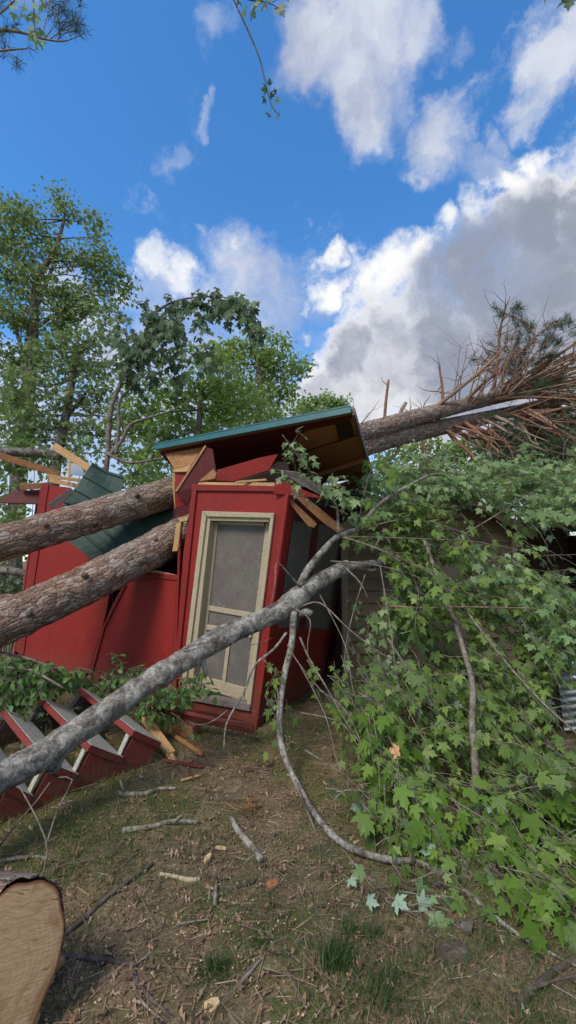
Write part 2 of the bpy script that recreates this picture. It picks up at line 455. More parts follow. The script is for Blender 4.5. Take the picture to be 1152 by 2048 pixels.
M['tan'] = k.finish(colr, .75, .2, f, .25, .004)
k = NT('tan_trim'); v = k.coords('Object'); g = k.noise(v, 6, 5, .65)
M['tan_trim'] = k.finish(k.mix(g, (.22, .17, .115), (.32, .255, .18)), .75, .2, g, .2, .004)
k = NT('grey_shingle'); v = k.coords('Object'); g = k.noise(v, 50, 4)
M['shingle'] = k.finish(k.mix(g, (.05, .048, .045), (.13, .12, .11)), .9, .1, g, .5, .01)
k = NT('galvanised_sheet'); v = k.coords('Object'); g = k.noise(v, 6, 5)
M['zinc'] = k.finish(k.mix(g, (.35, .38, .40), (.55, .58, .60)), .42, .5, g, .1, .004, .7)
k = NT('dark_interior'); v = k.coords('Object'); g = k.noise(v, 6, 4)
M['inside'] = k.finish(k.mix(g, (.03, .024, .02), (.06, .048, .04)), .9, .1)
k = NT('fired_brick'); v = k.coords('Object'); g = k.noise(v, 30, 5)
M['brick'] = k.finish(k.mix(g, (.22, .085, .045), (.38, .17, .09)), .9, .15, g, .5, .01)

def bark_pine(name):
    k = NT(name)
    uv = k.n('ShaderNodeUVMap', uv_map='UVMap').outputs[0]
    w = k.n('ShaderNodeTexNoise', {'Vector': uv, 'Scale': 9.0, 'Detail': 4.0, 'Roughness': .6}).outputs['Color']
    wv = k.n('ShaderNodeVectorMath', {0: w, 1: (.5, .5, .5)}, operation='SUBTRACT').outputs[0]
    ws = k.n('ShaderNodeVectorMath', {0: wv, 'Scale': .11}, operation='SCALE').outputs[0]
    uw = k.n('ShaderNodeVectorMath', {0: uv, 1: ws}, operation='ADD').outputs[0]
    mp = k.n('ShaderNodeMapping', {'Vector': uw, 'Scale': (1.0, .34, 1)}).outputs[0]
    v1 = k.n('ShaderNodeTexVoronoi', {'Vector': mp, 'Scale': 23.0}, feature='DISTANCE_TO_EDGE').outputs['Distance']
    v2 = k.n('ShaderNodeTexVoronoi', {'Vector': mp, 'Scale': 58.0}, feature='DISTANCE_TO_EDGE').outputs['Distance']
    vc = k.n('ShaderNodeTexVoronoi', {'Vector': mp, 'Scale': 23.0}, feature='F1').outputs['Color']
    n1 = k.noise(uw, 30, 6, .7); big = k.noise(uv, 2.2, 4, .6)
    plate = k.mr(v1, .0, .20); fl = k.mr(v2, .0, .2)
    h = k.math('ADD', k.math('MULTIPLY', plate, .8), k.math('ADD', k.math('MULTIPLY', fl, .2), k.math('MULTIPLY', n1, .45)))
    vcx = k.n('ShaderNodeSeparateColor', {0: vc}).outputs[0]
    t = k.math('ADD', k.math('MULTIPLY', vcx, .5), k.math('MULTIPLY', n1, .55))
    col = k.ramp(t, [(.15, (.15, .09, .062)), (.42, (.27, .165, .115)), (.62, (.36, .25, .185)), (.85, (.46, .37, .30))])
    col = k.mix(k.mr(big, .40, .62), col, k.ramp(t, [(.2, (.17, .125, .095)), (.5, (.28, .22, .175)), (.85, (.42, .36, .31))]))
    col = k.mix(k.mr(h, .18, .62, 1, 0), col, (.042, .026, .020))
    return k.finish(col, .9, .12, h, 1.0, .016)
M['pine_bark'] = bark_pine('pine_bark')
k = NT('pine_branch_bark'); v = k.coords('Object'); g = k.noise(v, 22, 5, .7); b = k.noise(v, 2, 3); r_ = k.rnd()
M['pine_branch'] = k.finish(k.mix(k.mr(r_, .35, .75), k.ramp(g, [(.3, (.13, .062, .036)), (.6, (.27, .14, .09)), (.8, (.36, .225, .16))]), k.ramp(g, [(.3, (.17, .12, .085)), (.6, (.30, .24, .18)), (.8, (.42, .36, .30))])), .85, .15, g, .5, .008)
def bark_grey(name, lich=.45, c=((.075, .06, .048), (.17, .15, .125), (.28, .255, .22)), bump=.7):
    k = NT(name); uv = k.coords('Object')
    a = k.noise(uv, 10, 6, .72, .4); b = k.noise(uv, 38, 5, .75); d = k.noise(uv, 3.2, 3)
    col = k.ramp(b, [(.3, c[0]), (.52, c[1]), (.75, c[2])])
    col = k.mix(k.mr(a, .50, .57, 0, lich), col, k.ramp(b, [(.35, (.26, .25, .215)), (.6, (.50, .49, .43))]))
    pt = k.noise(uv, 26, 4, .65, .6); col = k.mix(k.mr(pt, .56, .61, 0, lich), col, (.38, .37, .32))
    col = k.mix(k.mr(k.noise(uv, 17, 4, .7), .60, .68, 0, lich * .8), col, (.20, .22, .13))
    col = k.mix(k.mr(a, .46, .38, 0, .8), col, (.05, .042, .036))
    h = k.math('ADD', a, k.math('MULTIPLY', b, .7))
    return k.finish(col, .88, .15, h, bump, .012)
M['maple_bark'] = bark_grey('lichened_maple_bark', .52)
M['twig'] = bark_grey('grey_twig', .18, ((.085, .066, .05), (.165, .132, .102), (.26, .22, .18)), .3)
M['lichen_stick'] = bark_grey('lichen_stick', .5, ((.09, .072, .052), (.18, .155, .12), (.28, .25, .21)), .6)
M['dark_stick'] = bark_grey('dark_stick', .1, ((.045, .032, .025), (.10, .075, .058), (.17, .135, .11)), .5)
M['red_twig'] = bark_grey('reddish_twig', .1, ((.10, .055, .04), (.18, .115, .085), (.27, .19, .15)), .3)
M['tree_bark'] = bark_grey('standing_tree_bark', .3, ((.05, .04, .032), (.11, .09, .075), (.18, .155, .135)), .7)

k = NT('cut_end_grain')
at = k.n('ShaderNodeUVMap', uv_map='UVMap').outputs[0]
n1 = k.noise(at, 3, 4); 
ln = k.n('ShaderNodeVectorMath', {0: at}, operation='LENGTH').outputs['Value']
rr = k.math('ADD', ln, k.math('MULTIPLY', n1, .09))
rings = k.n('ShaderNodeMath', {0: k.math('MULTIPLY', rr, 260.0)}, operation='SINE').outputs[0]
saw = k.noise(k.n('ShaderNodeMapping', {'Vector': at, 'Rotation': (0, 0, .7), 'Scale': (1, 14, 1)}).outputs[0], 12, 5, .7)
c = k.ramp(saw, [(.3, (.40, .225, .105)), (.5, (.62, .39, .205)), (.75, (.76, .53, .31))])
crk = k.noise(k.n('ShaderNodeMapping', {'Vector': at, 'Rotation': (0, 0, -.5), 'Scale': (1, 9, 1)}).outputs[0], 7, 3, .5); c = k.mix(k.mr(crk, .66, .69, 0, .7), c, (.16, .07, .03))
c = k.mix(k.mr(rings, -.2, 1, 0, .30), c, (.45, .25, .115))
c = k.mix(k.mr(k.noise(at, 6, 3), .52, .66, 0, .7), c, (.34, .16, .06))
c = k.mix(k.mr(ln, .238, .250), c, (.22, .07, .03))
M['cut'] = k.finish(c, .8, .2, saw, .4, .006)

def ground_mat():
    k = NT('forest_yard_ground'); v = k.coords('Object')
    a = k.noise(v, .9, 5, .6); b = k.noise(v, 4.5, 6, .7); f = k.noise(v, 55, 5, .75); f2 = k.noise(v, 140, 3, .7)
    litter = k.ramp(f, [(.25, (.078, .054, .028)), (.45, (.195, .143, .080)), (.6, (.315, .238, .138)), (.8, (.455, .365, .232))])
    dirt = k.ramp(f, [(.3, (.085, .060, .039)), (.6, (.20, .148, .098)), (.85, (.32, .245, .17))])
    grass = k.ramp(f, [(.3, (.055, .066, .02)), (.55, (.12, .135, .045)), (.8, (.21, .21, .085))])
    col = k.mix(k.mr(b, .42, .58), litter, dirt)
    m = k.math('ADD', k.math('MULTIPLY', a, .6), k.math('MULTIPLY', b, .4))
    col = k.mix(k.mr(m, .45, .55, 0, .85), col, grass)
    col = k.mix(k.mr(f2, .68, .74, 0, .5), col, (.34, .27, .19))
    h = k.math('ADD', f, k.math('MULTIPLY', f2, .5))
    return k.finish(col, .95, .1, h, .8, .02)
M['ground'] = ground_mat()
M['litter'] = leaf_mat('dead_leaf', [(0, (.07, .042, .024)), (.4, (.18, .115, .068)), (.75, (.31, .21, .13)), (.93, (.42, .29, .185)), (1, (.55, .46, .35))], (.22, .17, .12), .1, .7)
M['tuft'] = leaf_mat('tuft_blade', [(0, (.03, .06, .018)), (.5, (.05, .10, .028)), (.85, (.085, .14, .04)), (1, (.2, .2, .09))], (.07, .12, .035), .3)
M['grass'] = leaf_mat('grass_blade', [(0, (.05, .085, .024)), (.5, (.085, .135, .038)), (.85, (.15, .18, .06)), (1, (.34, .27, .14))], (.10, .15, .045), .3)

# ------------------------------------------------------------------ ground
gx = np.concatenate([np.linspace(-260, -8, 40)[:-1], np.arange(-8, 8.01, .06), np.linspace(8, 260, 40)[1:]])
gy = np.concatenate([np.linspace(-60, -2, 12)[:-1], np.arange(-2, 10.01, .06), np.linspace(10, 420, 50)[1:]])
XX, YY = np.meshgrid(gx, gy)
ZZ = gz(XX, YY)
near = (np.abs(XX) < 8) & (YY < 10) & (YY > -2)
ZZ = ZZ + np.where(near, rng.normal(0, .0045, XX.shape), 0) - np.where(near, 0, .0)
nx, ny = len(gx), len(gy)
ii = (np.arange(ny - 1)[:, None] * nx + np.arange(nx - 1)[None]).ravel()
tris = np.concatenate([np.stack([ii, ii + 1, ii + nx + 1], 1), np.stack([ii, ii + nx + 1, ii + nx], 1)])
tag(link('ground', tri_mesh('ground', np.stack([XX, YY, ZZ], -1).reshape(-1, 3), tris), M['ground'], smooth=True), 'brown leaf littered yard with thin grass', kind='structure')

# ------------------------------------------------------------------ the red cabin
YAW = R(25)
d1 = np.array([-math.cos(YAW), math.sin(YAW), 0])     # along the front, to the left
d2 = np.array([math.sin(YAW), math.cos(YAW), 0])      # into the cabin
UPV = np.array([0, 0, 1.0])
CB = G(513, 1456)
FP = (CB, -d2)                                        # front plane
CT = U(577, 985, FP)                                  # the corner's top: it leans
sn = nrm(np.cross(CT - CB, d2)); 
if sn[0] < 0: sn = -sn
SP = (CB, sn)                                         # right side plane
def Fp(off): return (CB - d2 * off, -d2)              # planes in front of the wall
cab = thing('collapsed_cabin', 'small red wooden cabin with screen door, crushed under two fallen pine trunks', 'cabin', CB)

def panel(name, pix, pl, depth, mat, parent=None, bevel=.003, off=0.0):
    o, n = pl
    pl2 = (o + n * off, n)
    b = MB().prism([U(x, y, pl2) for x, y in pix], -n * depth)
    return b.build(name, mat, parent if parent is not None else cab, bevel=bevel)
# front wall
lp = panel('wall_panel', [(36, 1308), (86, 969), (140, 975), (128, 1010), (215, 1090), (262, 1150), (222, 1172), (214, 1215), (205, 1255), (190, 1300), (177, 1343), (142, 1372)], FP, .02, M['red'])
rp = panel('wall_panel', [(145, 1376), (180, 1346), (196, 1290), (209, 1246), (226, 1205), (248, 1168), (273, 1150), (310, 1147), (354, 1153), (345, 1310), (335, 1420), (240, 1400)], FP, .02, M['red'], off=.012)
panel('corner_trim', [(30, 1302), (82, 966), (97, 968), (46, 1310)], FP, .03, M['red_trim'], off=.014)
panel('sill_trim', [(273, 1152), (310, 1146), (354, 1150), (354, 1161), (310, 1157), (275, 1161)], FP, .05, M['red_trim'], off=.024)
panel('splinter', [(272, 1146), (300, 1138), (352, 1150), (300, 1146)], FP, .02, M['fresh_wood'], off=.01, bevel=0)
panel('batten', [(354, 1150), (345, 1312), (335, 1425), (344, 1427), (352, 1318), (362, 1040), (357, 1040)], FP, .03, M['red_trim'], off=.02)
panel('cracked_edge', [(177, 1343), (203, 1258), (247, 1169), (252, 1170), (209, 1255), (184, 1346)], FP, .012, M['red_trim'], off=.03)
# door wall: frame of red ply around the opening
panel('door_wall', [(384, 974), (549, 976), (577, 985), (547, 1210), (513, 1430), (497, 1428), (547, 1026), (404, 1023), (358, 1395), (337, 1425), (352, 1290), (366, 1110)], FP, .03, M['red'], off=.004)
panel('top_trim', [(383, 968), (551, 972), (551, 983), (382, 981)], FP, .03, M['red_trim'], off=.03)
panel('corner_trim', [(563, 985), (579, 985), (548, 1212), (515, 1448), (497, 1448), (531, 1210)], FP, .035, M['red_trim'], off=.012)
panel('corner_trim', [(384, 976), (393, 976), (361, 1290), (347, 1424), (337, 1424), (352, 1290)], FP, .03, M['red_trim'], off=.028)
# splintered studs left of the door
for k_, q in enumerate([[(352, 1048), (362, 1042), (356, 1095), (346, 1093)], [(346, 1092), (358, 1090), (354, 1102), (344, 1103)], [(355, 1036), (377, 1033), (374, 1042), (360, 1044)]]):
    panel('broken_stud', q, FP, .05, M['fresh_wood'], off=.035, bevel=.002)
# door frame (casing), jambs
dn = -d2
def casing(q, off=.035, dep=.03, mat='cream', nm='door_casing'): return panel(nm, q, FP, dep, M[mat], off=off)
casing([(404, 1022), (548, 1026), (545, 1036), (415, 1033)])
casing([(404, 1022), (412, 1033), (369, 1384), (359, 1392)])
casing([(548, 1026), (545, 1036), (540, 1036), (493, 1410), (500, 1417)])
casing([(412, 1033), (421, 1034), (384, 1377), (369, 1384)], .010, .12, 'cream_in', 'door_jamb')
casing([(415, 1033), (538, 1036), (537, 1044), (416, 1041)], .008, .12, 'cream_in', 'door_head')
casing([(359, 1385), (498, 1409), (499, 1423), (357, 1397)], .05, .1, 'rot', 'door_sill')
# the screen door hangs a hand deep in the opening
DP = (CB + d2 * .085, -d2)
door = panel('screen_door', [(433, 1040), (537, 1046), (494, 1405), (392, 1378)], (CB + d2 * .10, -d2), .004, M['screen'], bevel=0)
def dbar(nm, q, off=.0, dep=.03): return panel(nm, q, DP, dep, M['cream_in'], parent=door, off=off)
dbar('stile', [(428, 1038), (436, 1039), (401, 1378), (391, 1376)])
dbar('stile', [(532, 1044), (540, 1044), (496, 1404), (488, 1402)])
dbar('rail', [(438, 1038), (529, 1042), (528, 1052), (437, 1048)], .002)
dbar('rail', [(417, 1211), (512, 1227), (511, 1238), (416, 1221)], .002)
dbar('rail', [(412, 1249), (508, 1265), (507, 1275), (411, 1259)], .002)
dbar('rail', [(405, 1352), (489, 1376), (487, 1402), (403, 1377)], .002)
dbar('muntin', [(456, 1262), (463, 1263), (450, 1368), (443, 1366)], .001)
dbar('door_handle', [(500, 1246), (506, 1247), (502, 1276), (496, 1275)], .02, .02)
# skirt and step board below the door
panel('skirt_board', [(336, 1398), (502, 1420), (516, 1424), (513, 1457), (470, 1452), (352, 1420), (335, 1418)], FP, .05, M['red_trim'], off=.02)
# right side wall
def side(nm, q, mat, dep=.03, off=0.0, parent=None): return panel(nm, q, SP, dep, M[mat], off=off, parent=parent)
side('side_panel', [(540, 1262), (676, 1268), (652, 1352), (614, 1384), (566, 1421), (514, 1456)], 'red', .03)
side('side_sill', [(545, 1255), (676, 1260), (674, 1274), (541, 1272)], 'red_trim', .04, .015)
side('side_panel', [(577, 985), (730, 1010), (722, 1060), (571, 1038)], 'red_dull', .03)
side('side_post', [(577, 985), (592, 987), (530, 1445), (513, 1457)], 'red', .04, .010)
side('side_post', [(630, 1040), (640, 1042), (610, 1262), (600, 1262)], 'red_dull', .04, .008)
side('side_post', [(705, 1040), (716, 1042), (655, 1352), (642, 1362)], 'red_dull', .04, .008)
side('side_batten', [(607, 1268), (614, 1268), (592, 1400), (584, 1406)], 'red_trim', .02, .014)
side('side_skirt', [(516, 1436), (640, 1346), (645, 1362), (614, 1386), (566, 1424), (512, 1462)], 'red_trim', .02, .02)
side('window_screen', [(588, 1030), (634, 1034), (606, 1262), (556, 1260)], 'screen', .004, -.012)
side('window_screen', [(640, 1034), (708, 1045), (672, 1262), (608, 1262)], 'screen', .004, -.012)
# rest of the cabin: floor, back wall, far side
Lf = 3.75; Dp = 2.3
def cw(s, t, z): return CB + d1 * s + d2 * t + UPV * z
tilt = .085
panel_pts = lambda l: [np.asarray(p) for p in l]
sidex = lambda t, z: (CB + d2 * t + (CT - CB) * (z / (CT - CB)[2]))
MB().prism([cw(.03, .08, .10), cw(Lf, .08, .10 + tilt * Lf), cw(Lf, Dp, .10 + tilt * Lf), cw(.03, Dp, .10)], (0, 0, -.1)).build('floor_deck', M['inside'], cab)
MB().prism([cw(.02, Dp, .02), cw(Lf, Dp, tilt * Lf), cw(Lf - .15, Dp, 1.9 + tilt * Lf), cw(2.6, Dp, 1.5), cw(1.4, Dp, 1.75), cw(.9, Dp, 2.5), cw(-.35, Dp, 2.62)], d2 * .03).build('back_wall', M['red'], cab)
MB().prism([cw(Lf - .02, .04, tilt * Lf), cw(Lf - .02, Dp - .02, tilt * Lf), cw(Lf - .17, Dp - .02, 1.9 + tilt * Lf), cw(Lf - .30, .04, 2.20 + tilt * Lf)], d1 * .03).build('end_wall', M['red'], cab)
MB().prism([cw(1.0, .2, .3), cw(1.0, Dp - .05, .3), cw(.90, Dp - .05, 2.45), cw(.90, .12, 2.45)], d1 * .02).build('inner_partition', M['inside'], cab)
MB().prism([cw(-.33, .10, 2.34), cw(-.33, Dp, 2.55), cw(.95, Dp, 2.42), cw(.95, .10, 2.30)], (0, 0, .02)).build('ceiling_sheet', M['inside'], cab)
# crushed remains of the ceiling over the left room
MB().prism([cw(1.0, .55, 2.0), cw(1.05, Dp, 1.7), cw(2.4, Dp, 1.25), cw(2.3, .5, 1.30)], (0, 0, .02)).build('fallen_ceiling', M['inside'], cab)
MB().prism([cw(2.35, .5, 1.25), cw(2.4, Dp, 1.2), cw(Lf - .2, Dp, 2.1), cw(Lf - .3, .55, 2.35)], (0, 0, .02)).build('fallen_ceiling', M['inside'], cab)

# ---- roof slab over the door, with teal fascia
A_ = P(313, 898, 4.95); B_ = P(704, 824, 3.95); Cc = P(744, 955, 6.1); D_ = A_ + (Cc - B_)
rn = nrm(np.cross(B_ - A_, Cc - B_));
if rn[2] < 0: rn = -rn
RP = (B_ - rn * .03, rn)
roof = MB().prism([A_, B_, Cc, D_], rn * .02).build('roof', M['ply'], cab)
def soff(nm, q, mat, dep, par=roof, off=0.0):
    o, n = RP
    return MB().prism([U(x, y, (o - n * off, n)) for x, y in q], n * dep).build(nm, M[mat], par, bevel=.002)
RP = (B_, rn)
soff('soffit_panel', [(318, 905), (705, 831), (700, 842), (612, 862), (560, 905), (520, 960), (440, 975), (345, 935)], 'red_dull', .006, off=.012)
soff('soffit_seam', [(600, 905), (718, 868), (718, 871), (600, 908)], 'dark_wood', .004, off=.006)
soff('soffit_vent', [(670, 847), (700, 841), (710, 872), (680, 884)], 'inside', .005, off=.010)
soff('rafter', [(612, 962), (728, 924), (733, 938), (618, 978)], 'ply2', .06, off=.064)
soff('rafter', [(645, 985), (738, 956), (742, 972), (650, 1000)], 'ply2', .06, off=.064)
# fascia and metal skin
ah = rn * .075
out = nrm(np.cross(rn, B_ - A_)); 
if np.dot(out, CAM - B_) < 0: out = -out
MB().prism([A_ + out * .01 - rn * .022, B_ + out * .01 - rn * .022, B_ + out * .01 + rn * .05, A_ + out * .01 + rn * .05], out * .025).build('fascia', M['teal'], roof, bevel=.004)
mb = MB(); e1 = B_ - A_; e2 = Cc - B_; L1 = np.linalg.norm(e1)
MB().prism([A_ + rn * .045 + out * .04, B_ + rn * .045 + out * .04, Cc + rn * .045, D_ + rn * .045], rn * .012).build('metal_skin', M['teal'], roof)
for i in range(8):
    s = .02 + i / 7 * .96
    MB().beam(A_ + e1 * s + rn * .066, A_ + e1 * s + e2 + rn * .066, .03, .022, up=rn).build('seam_rib', M['teal'], roof)
re = nrm(e1)
MB().prism([B_ + re * .004 - rn * .035, Cc + re * .004 - rn * .035, Cc + re * .004 + rn * .04, B_ + re * .004 + rn * .04], re * .025).build('barge_board', M['rot'], roof, bevel=.003)
# hanging sheets under the broken left end of the roof
def sheet(nm, q, depths, thick, mat, par=cab, cat=None, lab=None, bevel=.002):
    pts = [P(x, y, d) for (x, y), d in zip(q, depths)]
    n = nrm(np.cross(pts[1] - pts[0], pts[2] - pts[0]))
    if np.dot(n, CAM - pts[0]) < 0: n = -n
    o = MB().prism(pts, -n * thick).build(nm, M[mat], par, bevel=bevel)
    return o
def sh(nm, q, d, thick, mat, **k): return sheet(nm, q, [d] * len(q) if isinstance(d, (int, float)) else d, thick, mat, **k)
sh('gable_ply', [(330, 908), (408, 893), (382, 930), (347, 936)], [4.95, 4.8, 4.72, 4.85], .012, 'ply2')
sh('broken_rafter', [(345, 938), (385, 929), (378, 943), (346, 944)], [4.8, 4.7, 4.7, 4.8], .05, 'fresh_wood')
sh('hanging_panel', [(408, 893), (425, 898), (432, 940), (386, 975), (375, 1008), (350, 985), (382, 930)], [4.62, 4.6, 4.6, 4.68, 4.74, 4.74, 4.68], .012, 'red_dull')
sh('torn_ply_edge', [(410, 890), (412, 893), (354, 983), (350, 982)], [4.6, 4.6, 4.72, 4.72], .014, 'fresh_wood', bevel=0)
sh('hanging_panel', [(346, 945), (380, 932), (352, 985), (376, 1008), (350, 1017)], [4.82, 4.76, 4.80, 4.80, 4.84], .012, 'red')
sh('torn_ply_edge', [(344, 945), (350, 946), (353, 1010), (350, 1018), (345, 980)], [4.80, 4.80, 4.83, 4.84, 4.82], .012, 'fresh_wood', bevel=0)
sh('gable_panel', [(434, 940), (520, 915), (556, 908), (538, 940), (500, 952), (465, 963), (432, 961)], [4.5, 4.4, 4.36, 4.4, 4.44, 4.48, 4.52], .012, 'red')
sh('added_shade_board', [(465, 966), (538, 940), (554, 925), (575, 925), (585, 970), (470, 969)], [4.62, 4.56, 4.5, 4.48, 4.5, 4.62], .012, 'inside')  # dark board added to stand in for shade behind the gable panel
sh('top_plate', [(395, 968), (400, 964), (549, 965), (549, 975), (395, 972)], [4.62, 4.62, 4.27, 4.27, 4.62], .08, 'fresh_wood')
sh('splintered_block', [(398, 962), (426, 938), (433, 946), (430, 957), (404, 964)], [4.6, 4.55, 4.53, 4.54, 4.6], .03, 'ply2')
sh('loose_lath', [(472, 962), (532, 957), (534, 961), (470, 966)], 4.36, .02, 'fresh_wood')
sh('spear_board', [(551, 957), (648, 997), (580, 992), (547, 987)], [4.16, 4.1, 4.16, 4.18], .02, 'red')
sh('hanging_board', [(568, 993), (576, 993), (634, 1048), (628, 1056), (616, 1052)], [4.2, 4.2, 4.28, 4.28, 4.26], .03, 'ply2')
sh('hanging_board', [(590, 994), (612, 994), (690, 1058), (676, 1066), (640, 1040)], [4.30, 4.32, 4.45, 4.43, 4.36], .02, 'ply2')
sh('soffit_scrap', [(556, 940), (600, 945), (660, 990), (655, 998), (600, 968)], [4.2, 4.2, 4.3, 4.3, 4.22], .015, 'rot')
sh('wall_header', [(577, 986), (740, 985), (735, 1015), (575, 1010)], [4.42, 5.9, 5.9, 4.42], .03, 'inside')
sh('added_shade_board', [(344, 985), (396, 984), (384, 1050), (348, 1050)], 5.2, .012, 'red_dull')  # dark red board added so the gap left of the door reads as shade
sh('added_shade_board', [(585, 972), (744, 974), (742, 1010), (580, 1004)], [5.0, 6.25, 6.25, 5.0], .012, 'inside')  # dark sheet added for the shade below the far end of the roof
# broken left eave
sh('eave_soffit', [(-6, 1005), (22, 984), (83, 978), (84, 1008)], [5.6, 5.7, 5.8, 5.75], .02, 'red_dull')
sh('eave_board', [(38, 968), (92, 965), (94, 977), (40, 980)], [5.65, 5.7, 5.72, 5.67], .05, 'ply2')

# ---- loose lumber and sheets on the crushed roof
def loose_board(label, a, b, Ya, Yb, w, h, mat, jag=.0, name='broken_board', cat='board', group=None):
    pa, pb = P(*a, Ya), P(*b, Yb)
    vw = nrm((pa + pb) / 2 - CAM)
    o = MB().beam(pa, pb, h, w, up=nrm(np.cross(nrm(pb - pa), vw)), jag=jag).build(name, M[mat], bevel=.003)
    return tag(o, label, cat, group or 'lumber torn from the cabin roof')
loose_board('long orange broken roof board running in from the left edge above the eave', (-30, 902), (119, 949), 5.6, 5.9, .09, .04, 'ply2', .12)
loose_board('short thick splintered rafter pointing up left above the green sheet', (180, 938), (108, 892), 5.75, 5.85, .10, .04, 'fresh_wood', .08)
loose_board('thin upright lath standing on the broken left wall', (138, 968), (140, 918), 5.5, 5.6, .03, .02, 'fresh_wood', .04)
loose_board('pale plank lying on top of the left wall', (99, 960), (160, 973), 5.62, 5.6, .06, .04, 'fresh_wood', .08)
loose_board('second pale plank tucked behind the thin upright lath', (96, 952), (168, 962), 5.8, 5.8, .05, .04, 'fresh_wood', .1)
loose_board('grey rotten board end poking out beside the green sheet', (146, 980), (99, 1014), 5.28, 5.22, .08, .03, 'rot', .08)
tag(sh('roof_flashing', [(132, 925), (160, 928), (170, 952), (140, 950)], 6.1, .006, 'zinc', par=None), 'scrap of pale metal flashing among the broken roof boards', 'metal sheet')
def ribbed(name, label, q, depths, n, mat, rib=.03, a=(0, 1), b=(3, 2)):
    """sheet on four corners with n raised ribs running from edge a to edge b"""
    p = [P(x, y, d) for (x, y), d in zip(q, depths)]
    mb = MB(); A0, A1, B1, B0 = p
    nn = nrm(np.cross(A1 - A0, B0 - A0))
    if np.dot(nn, CAM - A0) < 0: nn = -nn
    prof = []
    for i in range(n):
        for t, h in ((0, 0), (.36, .15), (.40, 0), (.80, 0), (.84, 1), (.93, 1), (.97, 0)):
            prof.append(((i + t) / n, h * rib))
    prof.append((1, 0)); K = 7
    vs = []
    for j in range(K):
        v = j / (K - 1)
        for (u, h) in prof:
            q_ = (A0 * (1 - u) + A1 * u) * (1 - v) + (B0 * (1 - u) + B1 * u) * v
            q_ = q_ + nn * (h + .05 * math.sin(3 * v + 4 * u) * v * (1 - v) * 2 + .012 * math.sin(9 * u + 5 * v))
            vs.append(q_)
    m = len(prof)
    fs = [(j * m + i, j * m + i + 1, (j + 1) * m + i + 1, (j + 1) * m + i) for j in range(K - 1) for i in range(m - 1)]
    mb.add(vs, fs)
    o = mb.build(name, M[mat])
    s = o.modifiers.new('gauge', 'SOLIDIFY'); s.thickness = .003
    return tag(o, label, 'metal sheet', 'green roofing sheets torn from the cabin')
ribbed('roofing_sheet', 'ribbed dark green roofing sheet standing up above the upper pine log', [(112, 1030), (186, 926), (250, 955), (212, 1092)], [5.25, 5.75, 5.75, 5.15], 4, 'green', .02)
ribbed('roofing_sheet', 'dark green roofing sheet folded down in the shade between the two logs', [(135, 1082), (330, 985), (362, 1040), (185, 1120)], [5.12, 5.45, 5.2, 5.0], 6, 'green', .02)
ribbed('roofing_sheet', 'small bent green roofing scrap in the hole left of the door', [(296, 1128), (350, 1098), (356, 1112), (312, 1142)], [5.15, 4.95, 4.95, 5.1], 2, 'green', .015)

# ------------------------------------------------------------------ staircase
s0, s1 = G(0, 1649), G(288, 1534)
sd = nrm(s1 - s0); sd[2] = 0; sd = nrm(sd)
STP = (s0, nrm(np.array([sd[1], -sd[0], 0])))
ee = np.array([-sd[1], sd[0], 0]) + np.array([0, 0, .14]); WID = .92
stairs = thing('staircase', 'red wooden staircase torn off the cabin, lying tilted beneath the grey trunk', 'stairs', s0)
strg = [(-90, 1684), (0, 1649), (138, 1590), (230, 1560), (288, 1534), (303, 1512), (315, 1491), (268, 1473), (243, 1515), (182, 1500), (153, 1552), (100, 1536), (66, 1596), (14, 1576), (-14, 1634), (-90, 1612)]
ssp = [U(x, y, STP) for x, y in strg]
MB().prism(ssp, ee * .04).build('stringer', M['red_stair'], stairs, bevel=.003)
MB().prism([p + ee * (WID - .04) for p in ssp], ee * .04).build('stringer', M['dark_wood'], stairs, bevel=.003)
tr_ = [((266, 1459), (321, 1484)), ((179, 1488), (244, 1513)), ((95, 1523), (154, 1547)), ((10, 1562), (64, 1590)), ((-80, 1600), (-20, 1630))]
for i, (a, b) in enumerate(tr_):
    a3, b3 = U(*a, STP), U(*b, STP)
    pa, pb = a3 - ee * .02 , b3 - ee * .02
    t = nrm(np.cross(b3 - a3, ee)); t = t if t[2] > 0 else -t
    tread = MB().prism([pa, pb, pb + ee * (WID + .03), pa + ee * (WID + .03)], t * .005).build('tread', M['grey_wood'], stairs, bevel=.002)
    MB().prism([pa - t * .003, pb - t * .003, pb - t * .003 + ee * (WID + .03), pa - t * .003 + ee * (WID + .03)], -t * .042).build('nosing', M['red_stair'], tread, bevel=.002)
    # the pale sawn edge of each stringer between this tread and the one below
    if i < 4:
        lo = U(*tr_[i + 1][1], STP) - nrm(b3 - a3) * .012; hi = a3 - t * .046 + nrm(b3 - a3) * .006
        sn_ = nrm(np.cross(hi - lo, ee)); sn_ = sn_ if np.dot(sn_, sd) < 0 else -sn_
        for e0 in (-.002, WID - .042):
            MB().prism([lo + ee * e0, hi + ee * e0, hi + ee * (e0 + .044), lo + ee * (e0 + .044)], sn_ * .010).build('sawn_edge', M['grey_wood' if e0 < 0 else 'rot'], stairs)
